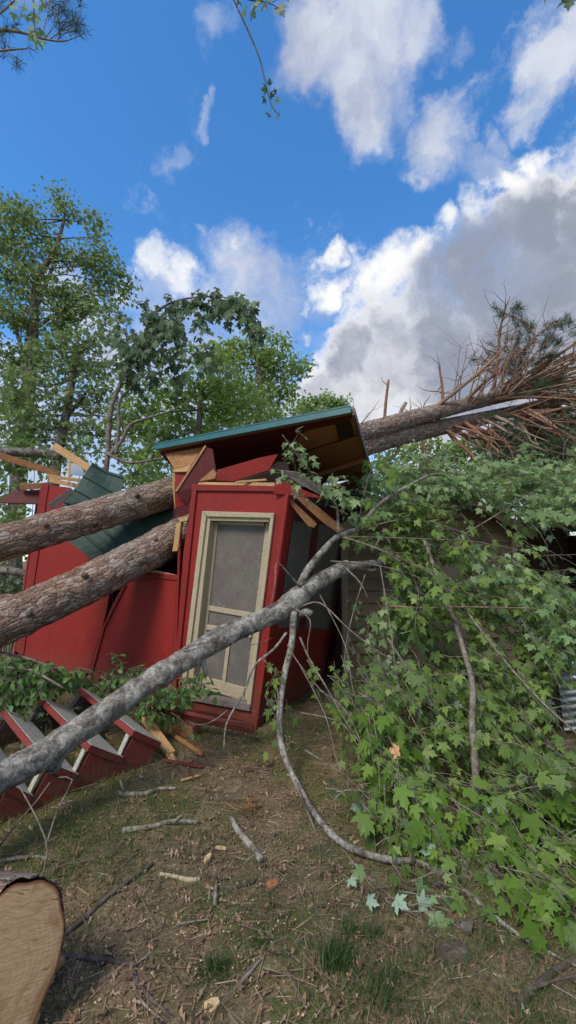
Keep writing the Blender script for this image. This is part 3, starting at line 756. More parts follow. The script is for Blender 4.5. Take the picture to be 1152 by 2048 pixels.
# step board, brick and splinters by the door
tag(sh('step_board', [(302, 1413), (318, 1410), (420, 1424), (507, 1446), (506, 1458), (420, 1440), (318, 1421)], [4.35, 4.35, 4.1, 3.95, 3.95, 4.1, 4.35], .06, 'red_trim', par=None), 'long red step board lying askew along the cabin foot below the screen door', 'board')
bq = G(362, 1468)
MB_ = MB().beam(bq + np.array([-.13, .04, .05]), bq + np.array([.15, -.03, .05]), .16, .10)
tag(MB_.build('brick_block', M['brick'], bevel=.008), 'orange brick half buried beside the splintered boards at the cabin foot', 'brick')
def gboard(label, a, b, w, h, mat, jag, lift=.03, lift2=None):
    pa, pb = G(*a, lift), G(*b, lift if lift2 is None else lift2)
    return tag(MB().beam(pa, pb, w, h, jag=jag).build('splintered_board', M[mat], bevel=.002), label, 'board', 'splintered boards on the ground by the stairs')
gboard('bright orange splintered stud leaning on the end of the stairs', (290, 1436), (342, 1508), .075, .035, 'fresh_wood', .16, .16, .03)
gboard('narrow splintered lath lying between brick and staircase', (330, 1458), (400, 1506), .035, .02, 'ply2', .12, .03)
gboard('thin red painted strip lying flat on the ground near the stairs', (326, 1520), (404, 1533), .03, .015, 'red_trim', .05, .02)
gboard('tiny pale wood splinter lying alone on the grass', (362, 1561), (398, 1551), .025, .01, 'fresh_wood', .06, .015)

# ------------------------------------------------------------------ fallen pines
def pine_trunk(pts, mat, parent, sides=56, step=.03, rough=.07):
    p3 = [P(x, y, d) for x, y, d, r in pts]; rr = [r for *_, r in pts]
    pp, rad = smooth_path(p3, rr, step)
    return MB().tube(pp, rad, sides, rough=rough, rfreq=11).build('trunk', mat, parent, smooth=True), pp, rad
def branch_path(start, d, L, r0, sag=.0, wig=.12, n=8, seed=0, curve=None):
    rs = np.random.default_rng(seed); p = np.array(start, float); d = nrm(d); pts = [p.copy()]; rad = [r0]
    for i in range(n):
        d = nrm(d + rs.normal(0, wig, 3) + np.array([0, 0, -sag]) + (np.array(curve) if curve is not None else 0))
        p = p + d * L / n; pts.append(p.copy()); rad.append(max(.0018, r0 * (1 - (i + 1) / n * .88)))
    return pts, rad
def needle_tuft(lv, p, d, n, L):
    for _ in range(n):
        q = nrm(d * .55 + rdir() * .9)
        lv.add(p + d * rng.uniform(-.07, .07), q, rdir(), L * rng.uniform(.7, 1.15))
NEED = (np.array([(-.022, 0, 0), (.022, 0, 0), (.012, 1, -.05), (-.012, 1, -.05)]), np.array([(0, 1, 2), (0, 2, 3)]))

pines = []
for idx, (label, pts) in enumerate([
    ('fallen pine whose trunk lies uppermost across the crushed cabin roof',
     [(-260, 1150, 3.6, .185), (-120, 1118, 3.9, .18), (0, 1087, 4.2, .175), (120, 1052, 4.55, .178), (240, 1016, 4.95, .185), (345, 984, 5.35, .188), (500, 930, 6.3, .19), (640, 885, 7.4, .19), (720, 866, 8.1, .185), (850, 830, 9.1, .175), (960, 803, 10.0, .155), (1060, 783, 10.9, .125), (1180, 757, 12.0, .08)]),
    ('fallen pine whose trunk lies lower, between the red wall panels',
     [(-260, 1360, 3.5, .21), (-120, 1302, 3.75, .205), (0, 1248, 4.0, .20), (100, 1203, 4.25, .20), (200, 1155, 4.5, .20), (290, 1108, 4.8, .20), (350, 1075, 5.1, .20), (500, 1000, 6.2, .20), (640, 930, 7.5, .20), (730, 893, 8.3, .20), (850, 862, 9.3, .185), (960, 838, 10.2, .165), (1060, 815, 11.0, .13), (1180, 790, 12.1, .09)])]):
    root = thing('fallen_pine', label, 'pine tree', P(*pts[2][:3]) * np.array([1, 1, 0]), 'fallen pines across the cabin')
    tr, pp, rad = pine_trunk(pts, M['pine_bark'], root)
    pines.append((root, pp, rad))
for root_, pts_ in ((pines[0][0], [(275, 990, 4.86), (92, 1050, 4.30), (190, 1046, 4.6)]), (pines[1][0], [(170, 1150, 4.22), (60, 1228, 3.98), (262, 1118, 4.52), (310, 1080, 4.72)])):
    for k_, (x, y, d) in enumerate(pts_):
        c_ = P(x, y, d); o_ = nrm(CAM - c_ + np.array([0, 0, 1.2]))
        MB().tube([c_ - o_ * .06, c_ + o_ * .01, c_ + o_ * (.022 + .01 * (k_ % 2))], [.032, .026, .017], 10, rough=.3, rfreq=30).build('knot', M['dark_stick'], root_, smooth=True)
# branches given from the photograph (pixels + depth), then the thicket of red branches at the crown
def vb(root, pix, r0, mat='pine_branch', tw=3, seed=0, twl=.4, needles=None, nl=.16, name='branch', taper=.85):
    p3 = [P(x, y, d) for x, y, d in pix]; n = len(p3)
    pp, rad = smooth_path(p3, [r0 * (1 - taper * i / (n - 1)) for i in range(n)], .14)
    mb = MB(); mb.tube(pp, rad, 7)
    rs = np.random.default_rng(seed + 100)
    for k_ in range(tw):
        i = int(rs.uniform(.3, .98) * (len(pp) - 1)); t = nrm(pp[min(i + 1, len(pp) - 1)] - pp[max(i - 1, 0)])
        d = nrm(t * .8 + rs.normal(0, .7, 3))
        q, qr = branch_path(pp[i], d, twl * rs.uniform(.4, 1.2), max(.004, rad[i] * .55), 0, .22, 6, seed * 37 + k_)
        mb.tube(q, qr, 5)
        if needles is not None:
            needle_tuft(needles, q[-1], nrm(q[-1] - q[-2]), 60, nl)
            needle_tuft(needles, q[-3], nrm(q[-1] - q[-2]), 30, nl)
    if needles is not None:
        needle_tuft(needles, pp[-1], nrm(pp[-1] - pp[-2]), 40, nl)
    mb.build(name, M[mat], root, smooth=True)
    return pp
pA, pB = pines[0][0], pines[1][0]
nA, nB = Leaves(), Leaves()
# a tangle of bare twigs above the trunk and of red limbs hanging below it
for k_ in range(14):
    x0 = 900 + 9 * k_; y0 = 812 - (x0 - 900) * .2
    vb(pA, [(x0, y0, 9.6), (x0 + rng.normal(18, 14), y0 - 50, 9.5), (x0 + rng.normal(35, 25), y0 - rng.uniform(80, 150), 9.4)], .022, tw=7, seed=300 + k_, twl=.7)
for k_ in range(9):
    x0 = 885 + 22 * k_ + rng.uniform(-9, 9); y0 = 856 - (x0 - 880) * .2; ln_ = rng.uniform(.7, 1.4); fall = rng.uniform(.5, 1.15)
    vb(pB, [(x0, y0, 9.5 + .06 * k_), (x0 + 32 * ln_, y0 + 18 * fall, 9.3), (x0 + 72 * ln_, y0 + 48 * fall, 9.0), (x0 + 125 * ln_, y0 + 74 * fall, 8.8)], .026 + .012 * (k_ % 3), tw=6, seed=330 + k_, twl=.8, needles=nB if k_ % 4 == 0 else None, nl=.15)
# stubs and dead limbs on the upper trunk
vb(pA, [(768, 850, 8.5), (772, 800, 8.5), (777, 760, 8.5)], .035, tw=1, seed=1, taper=.3)
vb(pA, [(886, 815, 9.3), (884, 770, 9.3), (878, 733, 9.3)], .04, tw=5, seed=2, twl=.6, taper=.5)
vb(pA, [(708, 868, 8.0), (706, 830, 7.95), (707, 800, 7.9)], .02, tw=1, seed=3)
vb(pA, [(795, 845, 8.7), (803, 820, 8.7), (812, 805, 8.7)], .045, tw=0, seed=4, taper=.2)
vb(pA, [(720, 850, 8.0), (745, 820, 7.9), (762, 795, 7.8)], .012, tw=2, seed=5)
vb(pA, [(870, 815, 9.2), (925, 772, 9.2), (975, 730, 9.1), (1010, 690, 9.0), (1035, 655, 9.0)], .05, tw=16, seed=6, twl=.9)
vb(pA, [(925, 805, 9.7), (970, 765, 9.6), (1030, 715, 9.5), (1080, 665, 9.4), (1130, 640, 9.3)], .05, tw=15, seed=7, twl=.9)
vb(pA, [(985, 795, 10.0), (995, 720, 9.9), (1000, 660, 9.8), (1010, 620, 9.7), (1020, 592, 9.7)], .05, tw=20, seed=8, twl=1.0)
vb(pA, [(1000, 790, 10.2), (1010, 740, 10.0), (1030, 690, 9.9), (1060, 650, 9.8)],   .03, tw=8, seed=9, twl=.7, needles=nA, nl=.17)
vb(pA, [(1010, 788, 10.3), (1060, 720, 10.0), (1100, 680, 9.9), (1150, 655, 9.8)],   .03, tw=8, seed=10, twl=.8, needles=nA, nl=.17)
vb(pA, [(840, 835, 9.0), (850, 805, 9.0), (862, 790, 8.9)], .02, tw=3, seed=11, twl=.5)
vb(pA, [(815, 842, 8.8), (822, 812, 8.8), (818, 795, 8.8)], .018, tw=3, seed=12, twl=.4)
vb(pA, [(995, 790, 10.1), (1040, 735, 9.8), (1070, 680, 9.6), (1040, 640, 9.5), (1000, 625, 9.5)], .03, tw=8, seed=13, twl=.7, needles=nA, nl=.16)
for k_ in range(46):
    t = k_ / 45; x0 = 955 + 130 * ((k_ * 7) % 46) / 45; y0 = 806 - (x0 - 955) * .235; dd = 10.0 + (x0 - 955) * .008
    xe = 1150 + 50 * ((k_ * 5) % 7) / 6; ye = 668 + 150 * t + rng.normal(0, 5); de = dd - .6 + 1.4 * ((k_ * 3) % 8) / 7
    bow = rng.normal(0, 5) - 3
    vb(pA, [(x0, y0, dd), (x0 * .65 + xe * .35, y0 * .65 + ye * .35 + bow, dd * .6 + de * .4), (x0 * .3 + xe * .7, y0 * .3 + ye * .7 + bow * .7, dd * .3 + de * .7), (xe, ye, de)], .030 + .014 * (k_ % 3), tw=3, seed=20 + k_, twl=.9, needles=nA if k_ % 9 == 0 else None, nl=.15, taper=.7)
# needles held up behind the bare limbs
for k_, (x, y) in enumerate([(1000, 668), (1030, 645), (1060, 655), (1085, 690), (1110, 660), (1050, 700), (1000, 700), (1075, 730), (1120, 690), (965, 718), (1040, 742), (1100, 715), (985, 690), (1140, 668)]):
    vb(pA, [(1040, 785, 10.6), ((x + 1040) / 2 + 6, (y + 785) / 2, 10.5), (x, y, 10.4)], .018, tw=4, seed=60 + k_, twl=.5, needles=nA, nl=.17)
# the lower pine: drooping red branches
low = [[(890, 850, 9.6), (910, 880, 9.4), (940, 905, 9.2), (960, 925, 9.0), (1020, 935, 8.9)],
       [(840, 870, 9.2), (850, 900, 9.0), (845, 925, 8.8)],
       [(800, 890, 8.9), (785, 915, 8.7), (745, 935, 8.5)],
       [(975, 838, 10.2), (1010, 860, 10.0), (1060, 890, 9.7), (1110, 905, 9.5), (1170, 915, 9.3)],
       [(985, 835, 10.2), (1040, 850, 10.0), (1060, 880, 9.8), (1075, 910, 9.6)],
       [(930, 850, 9.8), (975, 865, 9.6), (1015, 890, 9.4), (1030, 930, 9.2)],
       [(1000, 830, 10.3), (1080, 835, 10.0), (1130, 855, 9.8), (1180, 880, 9.6)],
       [(960, 840, 10.1), (950, 880, 9.8), (990, 910, 9.6), (1060, 918, 9.4)],
       [(900, 855, 9.7), (935, 872, 9.5), (985, 880, 9.4), (1005, 905, 9.3)]]
for k_, b in enumerate(low):
    vb(pB, b, .068 if k_ not in (1, 2) else .035, tw=7, seed=90 + k_, twl=.7, needles=nB if k_ > 2 else None, nl=.16)
for k_ in range(26):
    t = k_ / 25; x0 = 965 + 125 * ((k_ * 7) % 26) / 25; y0 = 838 - (x0 - 965) * .22; dd = 10.2 + (x0 - 965) * .008
    xe = 1140 + 50 * ((k_ * 5) % 7) / 6; ye = 770 + 130 * t + rng.normal(0, 6); de = dd - 1.0 + 1.2 * ((k_ * 3) % 8) / 7
    bow = rng.normal(0, 10) - 4
    vb(pB, [(x0, y0, dd), (x0 * .65 + xe * .35, y0 * .65 + ye * .35 + bow, dd * .6 + de * .4), (x0 * .3 + xe * .7, y0 * .3 + ye * .7 + bow * .7, dd * .3 + de * .7), (xe, ye, de)], .022 + .016 * (k_ % 3), tw=6, seed=130 + k_, twl=.8, needles=nB if k_ % 6 == 0 else None, nl=.15, taper=.7)
for k_, (x, y) in enumerate([(1050, 870), (1090, 880), (1130, 870), (1010, 880), (1100, 915), (1060, 845), (1140, 845), (980, 905), (1145, 905), (1020, 915), (1080, 930), (960, 880)]):
    vb(pB, [(1080, 822, 11.2), ((x + 1080) / 2, (y + 822) / 2 + 5, 11.2), (x, y, 11.0)], .025, tw=7, seed=170 + k_, twl=.6, needles=nB, nl=.18)
link('needles', nA.mesh('needles', NEED), M['needle'], pA)
link('needles', nB.mesh('needles', NEED), M['needle'], pB)

# ------------------------------------------------------------------ sprays of maple leaves
def spray(tw, lv, base, d, L, n, size, droop=.10, r=.004, seed=None, flat=.5, nb=(0, -.35, 1.0)):
    pts, rad = branch_path(base, d, L, r, droop, .13, 6, int(rng.integers(1e9)))
    tw.tube(pts, rad, 4, cap=False)
    for i in range(n):
        t = (i + .6) / n; j = min(5, int(t * 6)); f = t * 6 - j
        p = pts[j] * (1 - f) + pts[j + 1] * f
        ax = nrm(pts[j + 1] - pts[j]); sdv = nrm(np.cross(ax, UPV + rdir() * .15))
        out_ = nrm(ax * rng.uniform(.2, .9) + sdv * (1 if i % 2 else -1) * rng.uniform(.5, 1.1) + np.array([0, 0, rng.uniform(-.7, .1)]))
        q = p + out_ * size * rng.uniform(.35, .8)
        tw.tube([p, q], [.0014, .001], 3, cap=False)
        nn = nrm(np.array(nb) + rdir() * rng.uniform(.4, 1.1))
        lv.add(q, nrm(out_ + np.array([0, 0, -flat * rng.uniform(.2, 1.6)]) + rdir() * .35), nn, size * rng.choice([rng.uniform(.4, .8), rng.uniform(.75, 1.1), rng.uniform(1.0, 1.35)]))
    return pts

def inside(poly, x, y):
    c = False; j = len(poly) - 1
    for i in range(len(poly)):
        xi, yi = poly[i]; xj, yj = poly[j]
        if (yi > y) != (yj > y) and x < (xj - xi) * (y - yi) / (yj - yi) + xi: c = not c
        j = i
    return c
def sample(poly, holes=()):
    xs = [p[0] for p in poly]; ys = [p[1] for p in poly]
    while True:
        x, y = rng.uniform(min(xs), max(xs)), rng.uniform(min(ys), max(ys))
        if inside(poly, x, y) and not any(inside(h, x, y) and rng.random() < pr for h, pr in holes): return x, y

# ------------------------------------------------------------------ the fallen maple
mtree = thing('fallen_maple', 'fallen maple with lichened grey trunk slanting past the screen door, leafy crown on the right', 'maple tree', G(-60, 1660))
def mlimb(pix, r0, r1, sides=10, mat='maple_bark', rough=.05, name='branch', step=.05):
    p3 = [PG(x, y, d, r0) for x, y, d in pix]; n = len(p3)
    pp, rad = smooth_path(p3, [r0 + (r1 - r0) * i / (n - 1) for i in range(n)], step)
    MB().tube(pp, rad, sides, rough=rough, rfreq=9, seed=r0 * 100).build(name, M[mat], mtree, smooth=True)
    return pp
tp = [(-140, 1640, 2.2, .082), (-60, 1597, 2.36, .082), (0, 1556, 2.5, .082), (60, 1524, 2.63, .084), (100, 1500, 2.72, .082), (200, 1432, 2.95, .083), (300, 1364, 3.2, .083), (318, 1352, 3.24, .092), (340, 1338, 3.3, .084), (400, 1300, 3.45, .083), (432, 1280, 3.52, .092), (450, 1272, 3.57, .086), (500, 1248, 3.7, .08), (555, 1225, 3.83, .088), (580, 1208, 3.9, .10), (598, 1192, 3.95, .098), (612, 1180, 3.98, .082), (650, 1155, 4.08, .072), (695, 1132, 4.2, .064)]
pp, rad = smooth_path([P(x, y, d) for x, y, d, r in tp], [r for *_, r in tp], .02)
MB().tube(pp, rad, 36, rough=.11, rfreq=13).build('trunk', M['maple_bark'], mtree, smooth=True)
mlimb([(690, 1134, 4.19), (745, 1128, 4.32), (800, 1118, 4.5), (850, 1102, 4.7), (900, 1085, 4.9)], .05, .018)
mlimb([(700, 1128, 4.2), (740, 1140, 4.3), (760, 1138, 4.35)], .03, .018)
mlimb([(600, 1172, 3.93), (612, 1145, 3.95), (632, 1118, 4.0), (655, 1092, 4.05), (676, 1073, 4.1), (715, 1058, 4.2), (727, 1043, 4.25), (767, 1002, 4.4), (831, 964, 4.7), (873, 949, 4.9), (940, 960, 5.1)], .038, .012)
mlimb([(676, 1073, 4.1), (676, 1045, 4.1), (672, 1010, 4.05), (650, 985, 4.0), (625, 950, 3.9), (590, 905, 3.75), (565, 870, 3.65)], .016, .004, 7)
mlimb([(588, 1222, 3.83), (586, 1260, 3.8), (582, 1295, 3.75), (569, 1350, 3.65), (560, 1420, 3.5), (563, 1490, 3.35), (590, 1560, 3.15), (635, 1635, 2.95), (690, 1690, 2.8), (770, 1718, 2.65), (830, 1722, 2.6)], .031, .015, 12, rough=.16)
mlimb([(826, 1722, 2.6), (870, 1740, 2.6), (940, 1790, 2.5), (1010, 1850, 2.3), (1070, 1890, 2.2), (1160, 1935, 2.1)], .016, .005, 7)
mlimb([(600, 1230, 3.85), (612, 1222, 3.84), (624, 1228, 3.82)], .034, .03, 10)   # sawn stub
mlimb([(404, 1318, 3.44), (410, 1338, 3.44), (412, 1352, 3.44)], .028, .012, 9)    # dead stub below
mlimb([(112, 1510, 2.74), (108, 1530, 2.72), (104, 1545, 2.71)], .06, .035, 14, rough=.2)
mlimb([(573, 1265, 3.76), (548, 1298, 3.7), (510, 1330, 3.6), (490, 1380, 3.5), (470, 1415, 3.4), (452, 1450, 3.3), (448, 1500, 3.2)], .012, .005, 6)
mlimb([(455, 1420, 3.4), (430, 1440, 3.4), (400, 1450, 3.4), (372, 1440, 3.4)], .006, .003, 5, 'twig')
mlimb([(848, 1080, 4.3), (870, 1140, 4.1), (905, 1230, 3.8), (930, 1310, 3.5), (945, 1370, 3.3), (944, 1440, 3.1), (950, 1530, 2.95), (953, 1620, 2.75), (962, 1690, 2.6)], .017, .026, 8, 'twig', .12)
mlimb([(780, 1213, 3.85), (850, 1216, 3.8), (930, 1214, 3.75), (1075, 1217, 3.7)], .014, .006, 6, 'red_twig')
twl_ = [([(916, 1199, 3.9), (1000, 1310, 3.5), (1080, 1400, 3.2), (1180, 1490, 2.9)], .011, .007),
        ([(775, 1276, 3.8), (830, 1360, 3.5), (880, 1430, 3.3), (930, 1500, 3.1)], .010, .006),
        ([(660, 1122, 4.1), (760, 1132, 4.1), (850, 1158, 4.1), (940, 1173, 4.1)], .009, .004),
        ([(668, 1071, 4.1), (760, 1098, 4.1), (870, 1152, 4.0), (950, 1200, 3.9)], .010, .004),
        ([(850, 1105, 4.5), (880, 1140, 4.2), (940, 1190, 4.0), (1010, 1230, 3.9)], .010, .004),
        ([(676, 1073, 4.1), (760, 1075, 4.15), (850, 1078, 4.2), (960, 1085, 4.3), (1080, 1110, 4.3)], .009, .003),
        ([(602, 1175, 3.9), (575, 1145, 3.85), (553, 1125, 3.8), (550, 1170, 3.75), (540, 1215, 3.75)], .009, .004),
        ([(600, 1215, 3.84), (640, 1206, 3.7), (700, 1260, 3.5), (770, 1312, 3.4), (830, 1345, 3.4)], .009, .003),
        ([(600, 1275, 3.75), (620, 1320, 3.6), (650, 1370, 3.4), (690, 1440, 3.2), (750, 1530, 3.0)], .010, .004),
        ([(640, 1380, 3.4), (690, 1420, 3.2), (730, 1500, 3.0), (770, 1560, 2.9)], .007, .003),
        ([(600, 1425, 3.5), (680, 1445, 3.3), (720, 1500, 3.1), (760, 1580, 2.9)], .006, .003),
        ([(640, 1640, 2.9), (720, 1740, 2.6), (830, 1830, 2.4), (920, 1880, 2.3)], .006, .003),
        ([(590, 1560, 3.1), (640, 1680, 2.8), (700, 1760, 2.6), (790, 1800, 2.5)], .007, .003),
        ([(680, 1690, 2.8), (760, 1790, 2.5), (850, 1850, 2.35), (900, 1900, 2.3)], .006, .003),
        ([(590, 1218, 3.82), (620, 1240, 3.7), (615, 1290, 3.7), (618, 1330, 3.7)], .008, .003),
        ([(690, 1135, 4.1), (720, 1165, 4.0), (735, 1195, 3.95)], .012, .007),
        ([(900, 1085, 4.9), (960, 1050, 4.8), (1040, 1000, 4.8), (1100, 960, 4.9)], .012, .004),
        ([(850, 1102, 4.7), (930, 1100, 4.6), (1040, 1130, 4.4), (1130, 1190, 4.1)], .012, .004),
        ([(820, 1010, 4.9), (900, 1015, 4.9), (960, 1010, 4.9), (1060, 1030, 4.8)], .008, .003),
        ([(940, 960, 5.1), (1010, 950, 5.1), (1090, 955, 5.0), (1160, 970, 4.9)], .010, .003),
        ([(575, 1290, 3.72), (600, 1330, 3.6), (660, 1400, 3.4), (720, 1450, 3.3)], .006, .003),
        ([(730, 1150, 4.0), (700, 1250, 3.7), (690, 1340, 3.5), (720, 1450, 3.2)], .006, .002),
        ([(760, 1130, 4.1), (780, 1250, 3.7), (800, 1380, 3.4), (860, 1500, 3.1)], .007, .003),
        ([(640, 1190, 3.9), (690, 1290, 3.6), (710, 1390, 3.3), (770, 1480, 3.1)], .006, .002),
        ([(600, 1330, 3.6), (650, 1430, 3.3), (680, 1540, 3.0), (740, 1640, 2.8)], .006, .002),
        ([(720, 1060, 4.2), (800, 1040, 4.3), (880, 1050, 4.3), (950, 1075, 4.2)], .008, .003),
        ([(690, 1075, 4.0), (780, 1110, 3.9), (860, 1180, 3.8), (930, 1260, 3.6)], .007, .003),
        ([(720, 1030, 4.2), (735, 960, 4.2), (750, 920, 4.2)], .005, .002),
        ([(610, 1500, 3.2), (700, 1560, 2.9), (790, 1660, 2.7), (850, 1740, 2.5)], .006, .002),
        ([(550, 1335, 3.6), (556, 1400, 3.5), (548, 1440, 3.4), (520, 1480, 3.4)], .004, .002),
        ([(360, 1300, 3.3), (430, 1282, 3.4), (500, 1290, 3.5), (545, 1275, 3.6)], .004, .002)]
for pix, a, b in twl_:
    mlimb(pix, a, b, 5, 'twig', 0)
# dead twigs left in front of the stairs
for pix in ([(0, 1690, 2.5), (40, 1640, 2.5), (75, 1600, 2.55), (100, 1565, 2.6)], [(80, 1768, 2.3), (95, 1700, 2.35), (75, 1640, 2.4), (40, 1575, 2.5)], [(90, 1700, 2.35), (115, 1620, 2.45), (145, 1560, 2.55), (118, 1555, 2.6)], [(118, 1608, 2.5), (150, 1600, 2.5)]):
    mlimb(pix, .005, .004, 5, 'twig', 0)

tw = MB(); lv = Leaves(); lvp = Leaves(); lvb = Leaves()
holes = [([(1044, 1066), (1152, 1035), (1152, 1180), (1100, 1135)], .93), ([(895, 1020), (960, 1020), (1035, 1058), (1035, 1115), (905, 1108)], .5),
         ([(686, 1180), (735, 1180), (730, 1375), (684, 1375)], .55), ([(870, 1250), (940, 1250), (940, 1310), (870, 1310)], .4), ([(1095, 1340), (1152, 1340), (1152, 1500), (1120, 1500)], .8)]
def region(poly, n, ya, yb, size, lvs, dirs, L=(.25, .55), nl=(7, 12), droop=.08):
    for _ in range(n):
        x, y = sample(poly, holes)
        yf = rng.uniform(ya(y) if callable(ya) else ya, yb(y) if callable(yb) else yb)
        p = PG(x, y, yf, .06)
        d = nrm(np.array(dirs) + rdir() * .55)
        spray(tw, lvs, p, d, rng.uniform(*L), int(rng.integers(*nl)), size * rng.uniform(.85, 1.15), droop)
def yfront(y): return float(np.interp(y, [930, 1100, 1300, 1500, 1650, 1800], [4.9, 4.2, 3.5, 2.95, 2.65, 2.3]))
def yback(y): return yfront(y) + float(np.interp(y, [930, 1300, 1800], [.9, 1.0, .5]))
DR = (.55, -.35, -.25)
region([(725, 945), (800, 925), (900, 948), (1000, 945), (1170, 930), (1170, 1045), (1060, 1050), (960, 1000), (860, 990), (760, 1050)], 190, yfront, yback, .088, lvp, (.4, -.5, .1))
region([(735, 1050), (900, 1010), (1060, 1060), (1110, 1130), (1170, 1170), (1170, 1360), (1010, 1330), (850, 1320), (770, 1180)], 165, yfront, yback, .085, lv, DR)
region([(760, 925), (900, 930), (1170, 925), (1170, 1075), (1050, 1075), (940, 1000), (800, 990)], 130, 5.2, 6.1, .09, lvp, (.3, -.5, .1))
region([(880, 1060), (1170, 1160), (1170, 1330), (960, 1200)], 42, yfront, lambda y: yfront(y) + .4, .088, lvp, DR)
region([(760, 1290), (900, 1310), (1170, 1330), (1170, 1660), (930, 1620), (780, 1500), (700, 1390)], 185, yfront, yback, .083, lv, DR)
region([(850, 1570), (1000, 1540), (1170, 1540), (1170, 1790), (1070, 1790), (960, 1740), (880, 1690)], 110, yfront, lambda y: yfront(y) + .35, .082, lv, (.6, -.4, -.1))
region([(880, 1560), (1170, 1580), (1170, 1790), (1080, 1800), (950, 1720)], 34, lambda y: yfront(y) - .15, yfront, .085, lvb, (.6, -.4, -.15))
region([(640, 1340), (740, 1330), (820, 1480), (860, 1600), (780, 1600), (700, 1480)], 60, yfront, lambda y: yfront(y) + .3, .075, lv, (.5, -.3, -.5), (.2, .4), (5, 9))
region([(690, 1345), (720, 1350), (790, 1480), (850, 1620), (830, 1700), (770, 1580), (730, 1480)], 48, lambda y: yfront(y) - .12, yfront, .085, lvb, (.45, -.3, -.55), (.2, .4), (5, 9))
region([(690, 1190), (800, 1160), (810, 1330), (700, 1360)], 40, 4.0, 4.5, .085, lvp, (.2, -.2, -.7), (.2, .4), (5, 8))
region([(740, 1100), (900, 1080), (950, 1330), (790, 1330)], 60, 3.9, 4.8, .095, lv, DR)
region([(720, 1000), (860, 960), (880, 1060), (740, 1110)], 30, 4.3, 4.9, .09, lv, (.1, -.4, .1))
region([(690, 890), (760, 900), (780, 1000), (700, 1010)], 10, 4.4, 4.9, .075, lvb, (.1, -.4, -.2), (.15, .3), (4, 7))
region([(600, 1520), (720, 1560), (900, 1760), (820, 1790), (720, 1720), (640, 1620)], 16, yfront, yfront, .075, lv, (.5, -.3, .0), (.15, .3), (3, 6))
region([(700, 1760), (850, 1760), (870, 1850), (760, 1830)], 6, 2.4, 2.5, .075, lvp, (.5, -.3, .0), (.15, .3), (2, 4))
region([(960, 1700), (1080, 1770), (1090, 1830), (1000, 1790)], 10, 2.2, 2.35, .09, lvb, (.6, -.3, -.1), (.2, .35), (5, 8))
region([(515, 1300), (560, 1320), (580, 1430), (525, 1440)], 9, 3.55, 3.7, .065, lv, (.0, -.1, -.9), (.15, .3), (3, 6))
region([(600, 1290), (720, 1290), (690, 1400), (600, 1390)], 8, 3.5, 3.7, .06, lvb, (.2, -.2, -.7), (.1, .25), (3, 5))
region([(1040, 1180), (1170, 1250), (1170, 1480), (1060, 1420)], 30, yback, lambda y: yback(y) + .5, .10, lv, DR)
# the spray standing in front of the soffit
for (x, y, yy) in [(575, 885, 3.68), (600, 900, 3.72), (565, 905, 3.72), (590, 930, 3.8), (615, 935, 3.85), (605, 960, 3.9), (635, 965, 3.95), (580, 955, 3.85), (625, 1000, 4.0), (650, 1000, 4.02)]:
    spray(tw, lvp, P(x, y + 14, yy), nrm(np.array([rng.uniform(-.5, .6), -.2, .5])), .22, 6, .07, .05, flat=1.0)
for _ in range(10):
    x, y = sample([(640, 930), (720, 960), (770, 1060), (690, 1050)]); spray(tw, lvp, P(x, y, rng.uniform(4.0, 4.3)), nrm(np.array([.1, -.4, -.3]) + rdir() * .5), .25, 6, .085, .1)
tag(link('twigs', tw.mesh('twigs'), M['twig'], mtree), kind='stuff')
def prune(lvs):
    """keep the crown open where the photograph looks through it"""
    keep = []
    for i, p in enumerate(lvs.p):
        r_ = np.asarray(p) - CAM; f_ = r_ @ np.array([0, cp, sp])
        x_, y_ = r_[0] / f_ * FPX + 576, 1024 - (r_ @ np.array([0, -sp, cp])) / f_ * FPX
        if not any(inside(h, x_, y_) and rng.random() < pr for h, pr in holes): keep.append(i)
    for a_ in ('p', 'd', 'n', 's'): setattr(lvs, a_, [getattr(lvs, a_)[i] for i in keep])
for l_ in (lv, lvp, lvb): prune(l_)
# the 300 largest leaves are parts of their own, the rest one mass
def leaf_objects(lvs, count, mat, parent, name='leaf'):
    p, x, d, z, s = lvs.arrays()
    rel = p - CAM; dist = np.linalg.norm(rel, axis=1)
    fwd = rel @ np.array([0, cp, sp]); u = rel[:, 0] / fwd * FPX + 576; vv = 1024 - (rel @ np.array([0, -sp, cp])) / fwd * FPX
    seen = (u > 0) & (u < 1152) & (vv > 0) & (vv < 2048) & (fwd > 0)
    score = np.where(seen, s / dist, 0); o = np.argsort(-score)
    pick = o[:count]; rest = o[count:]
    tv, tf = MAPLE
    meshes = []
    for c in range(6):
        w = tv.copy(); w[:, 2] *= .3 + c * .38; w[:, 0] *= .88 + .05 * c
        me = tri_mesh(name, w, tf); me.materials.append(mat); meshes.append(me)
    base = np.array(parent.location)
    for j, i in enumerate(pick):
        ob = bpy.data.objects.new(name, meshes[j % 6]); C.objects.link(ob); ob.parent = parent
        m4 = np.eye(4); m4[:3, 0] = x[i] * s[i]; m4[:3, 1] = d[i] * s[i]; m4[:3, 2] = z[i] * s[i]; m4[:3, 3] = p[i] - base
        from mathutils import Matrix
        ob.matrix_basis = Matrix(m4.tolist())
    return rest
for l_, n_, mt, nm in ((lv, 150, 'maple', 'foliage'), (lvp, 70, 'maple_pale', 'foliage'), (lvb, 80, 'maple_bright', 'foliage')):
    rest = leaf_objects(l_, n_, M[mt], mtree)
    tag(link(nm, l_.mesh(nm, MAPLE, rest), M[mt], mtree), kind='stuff')

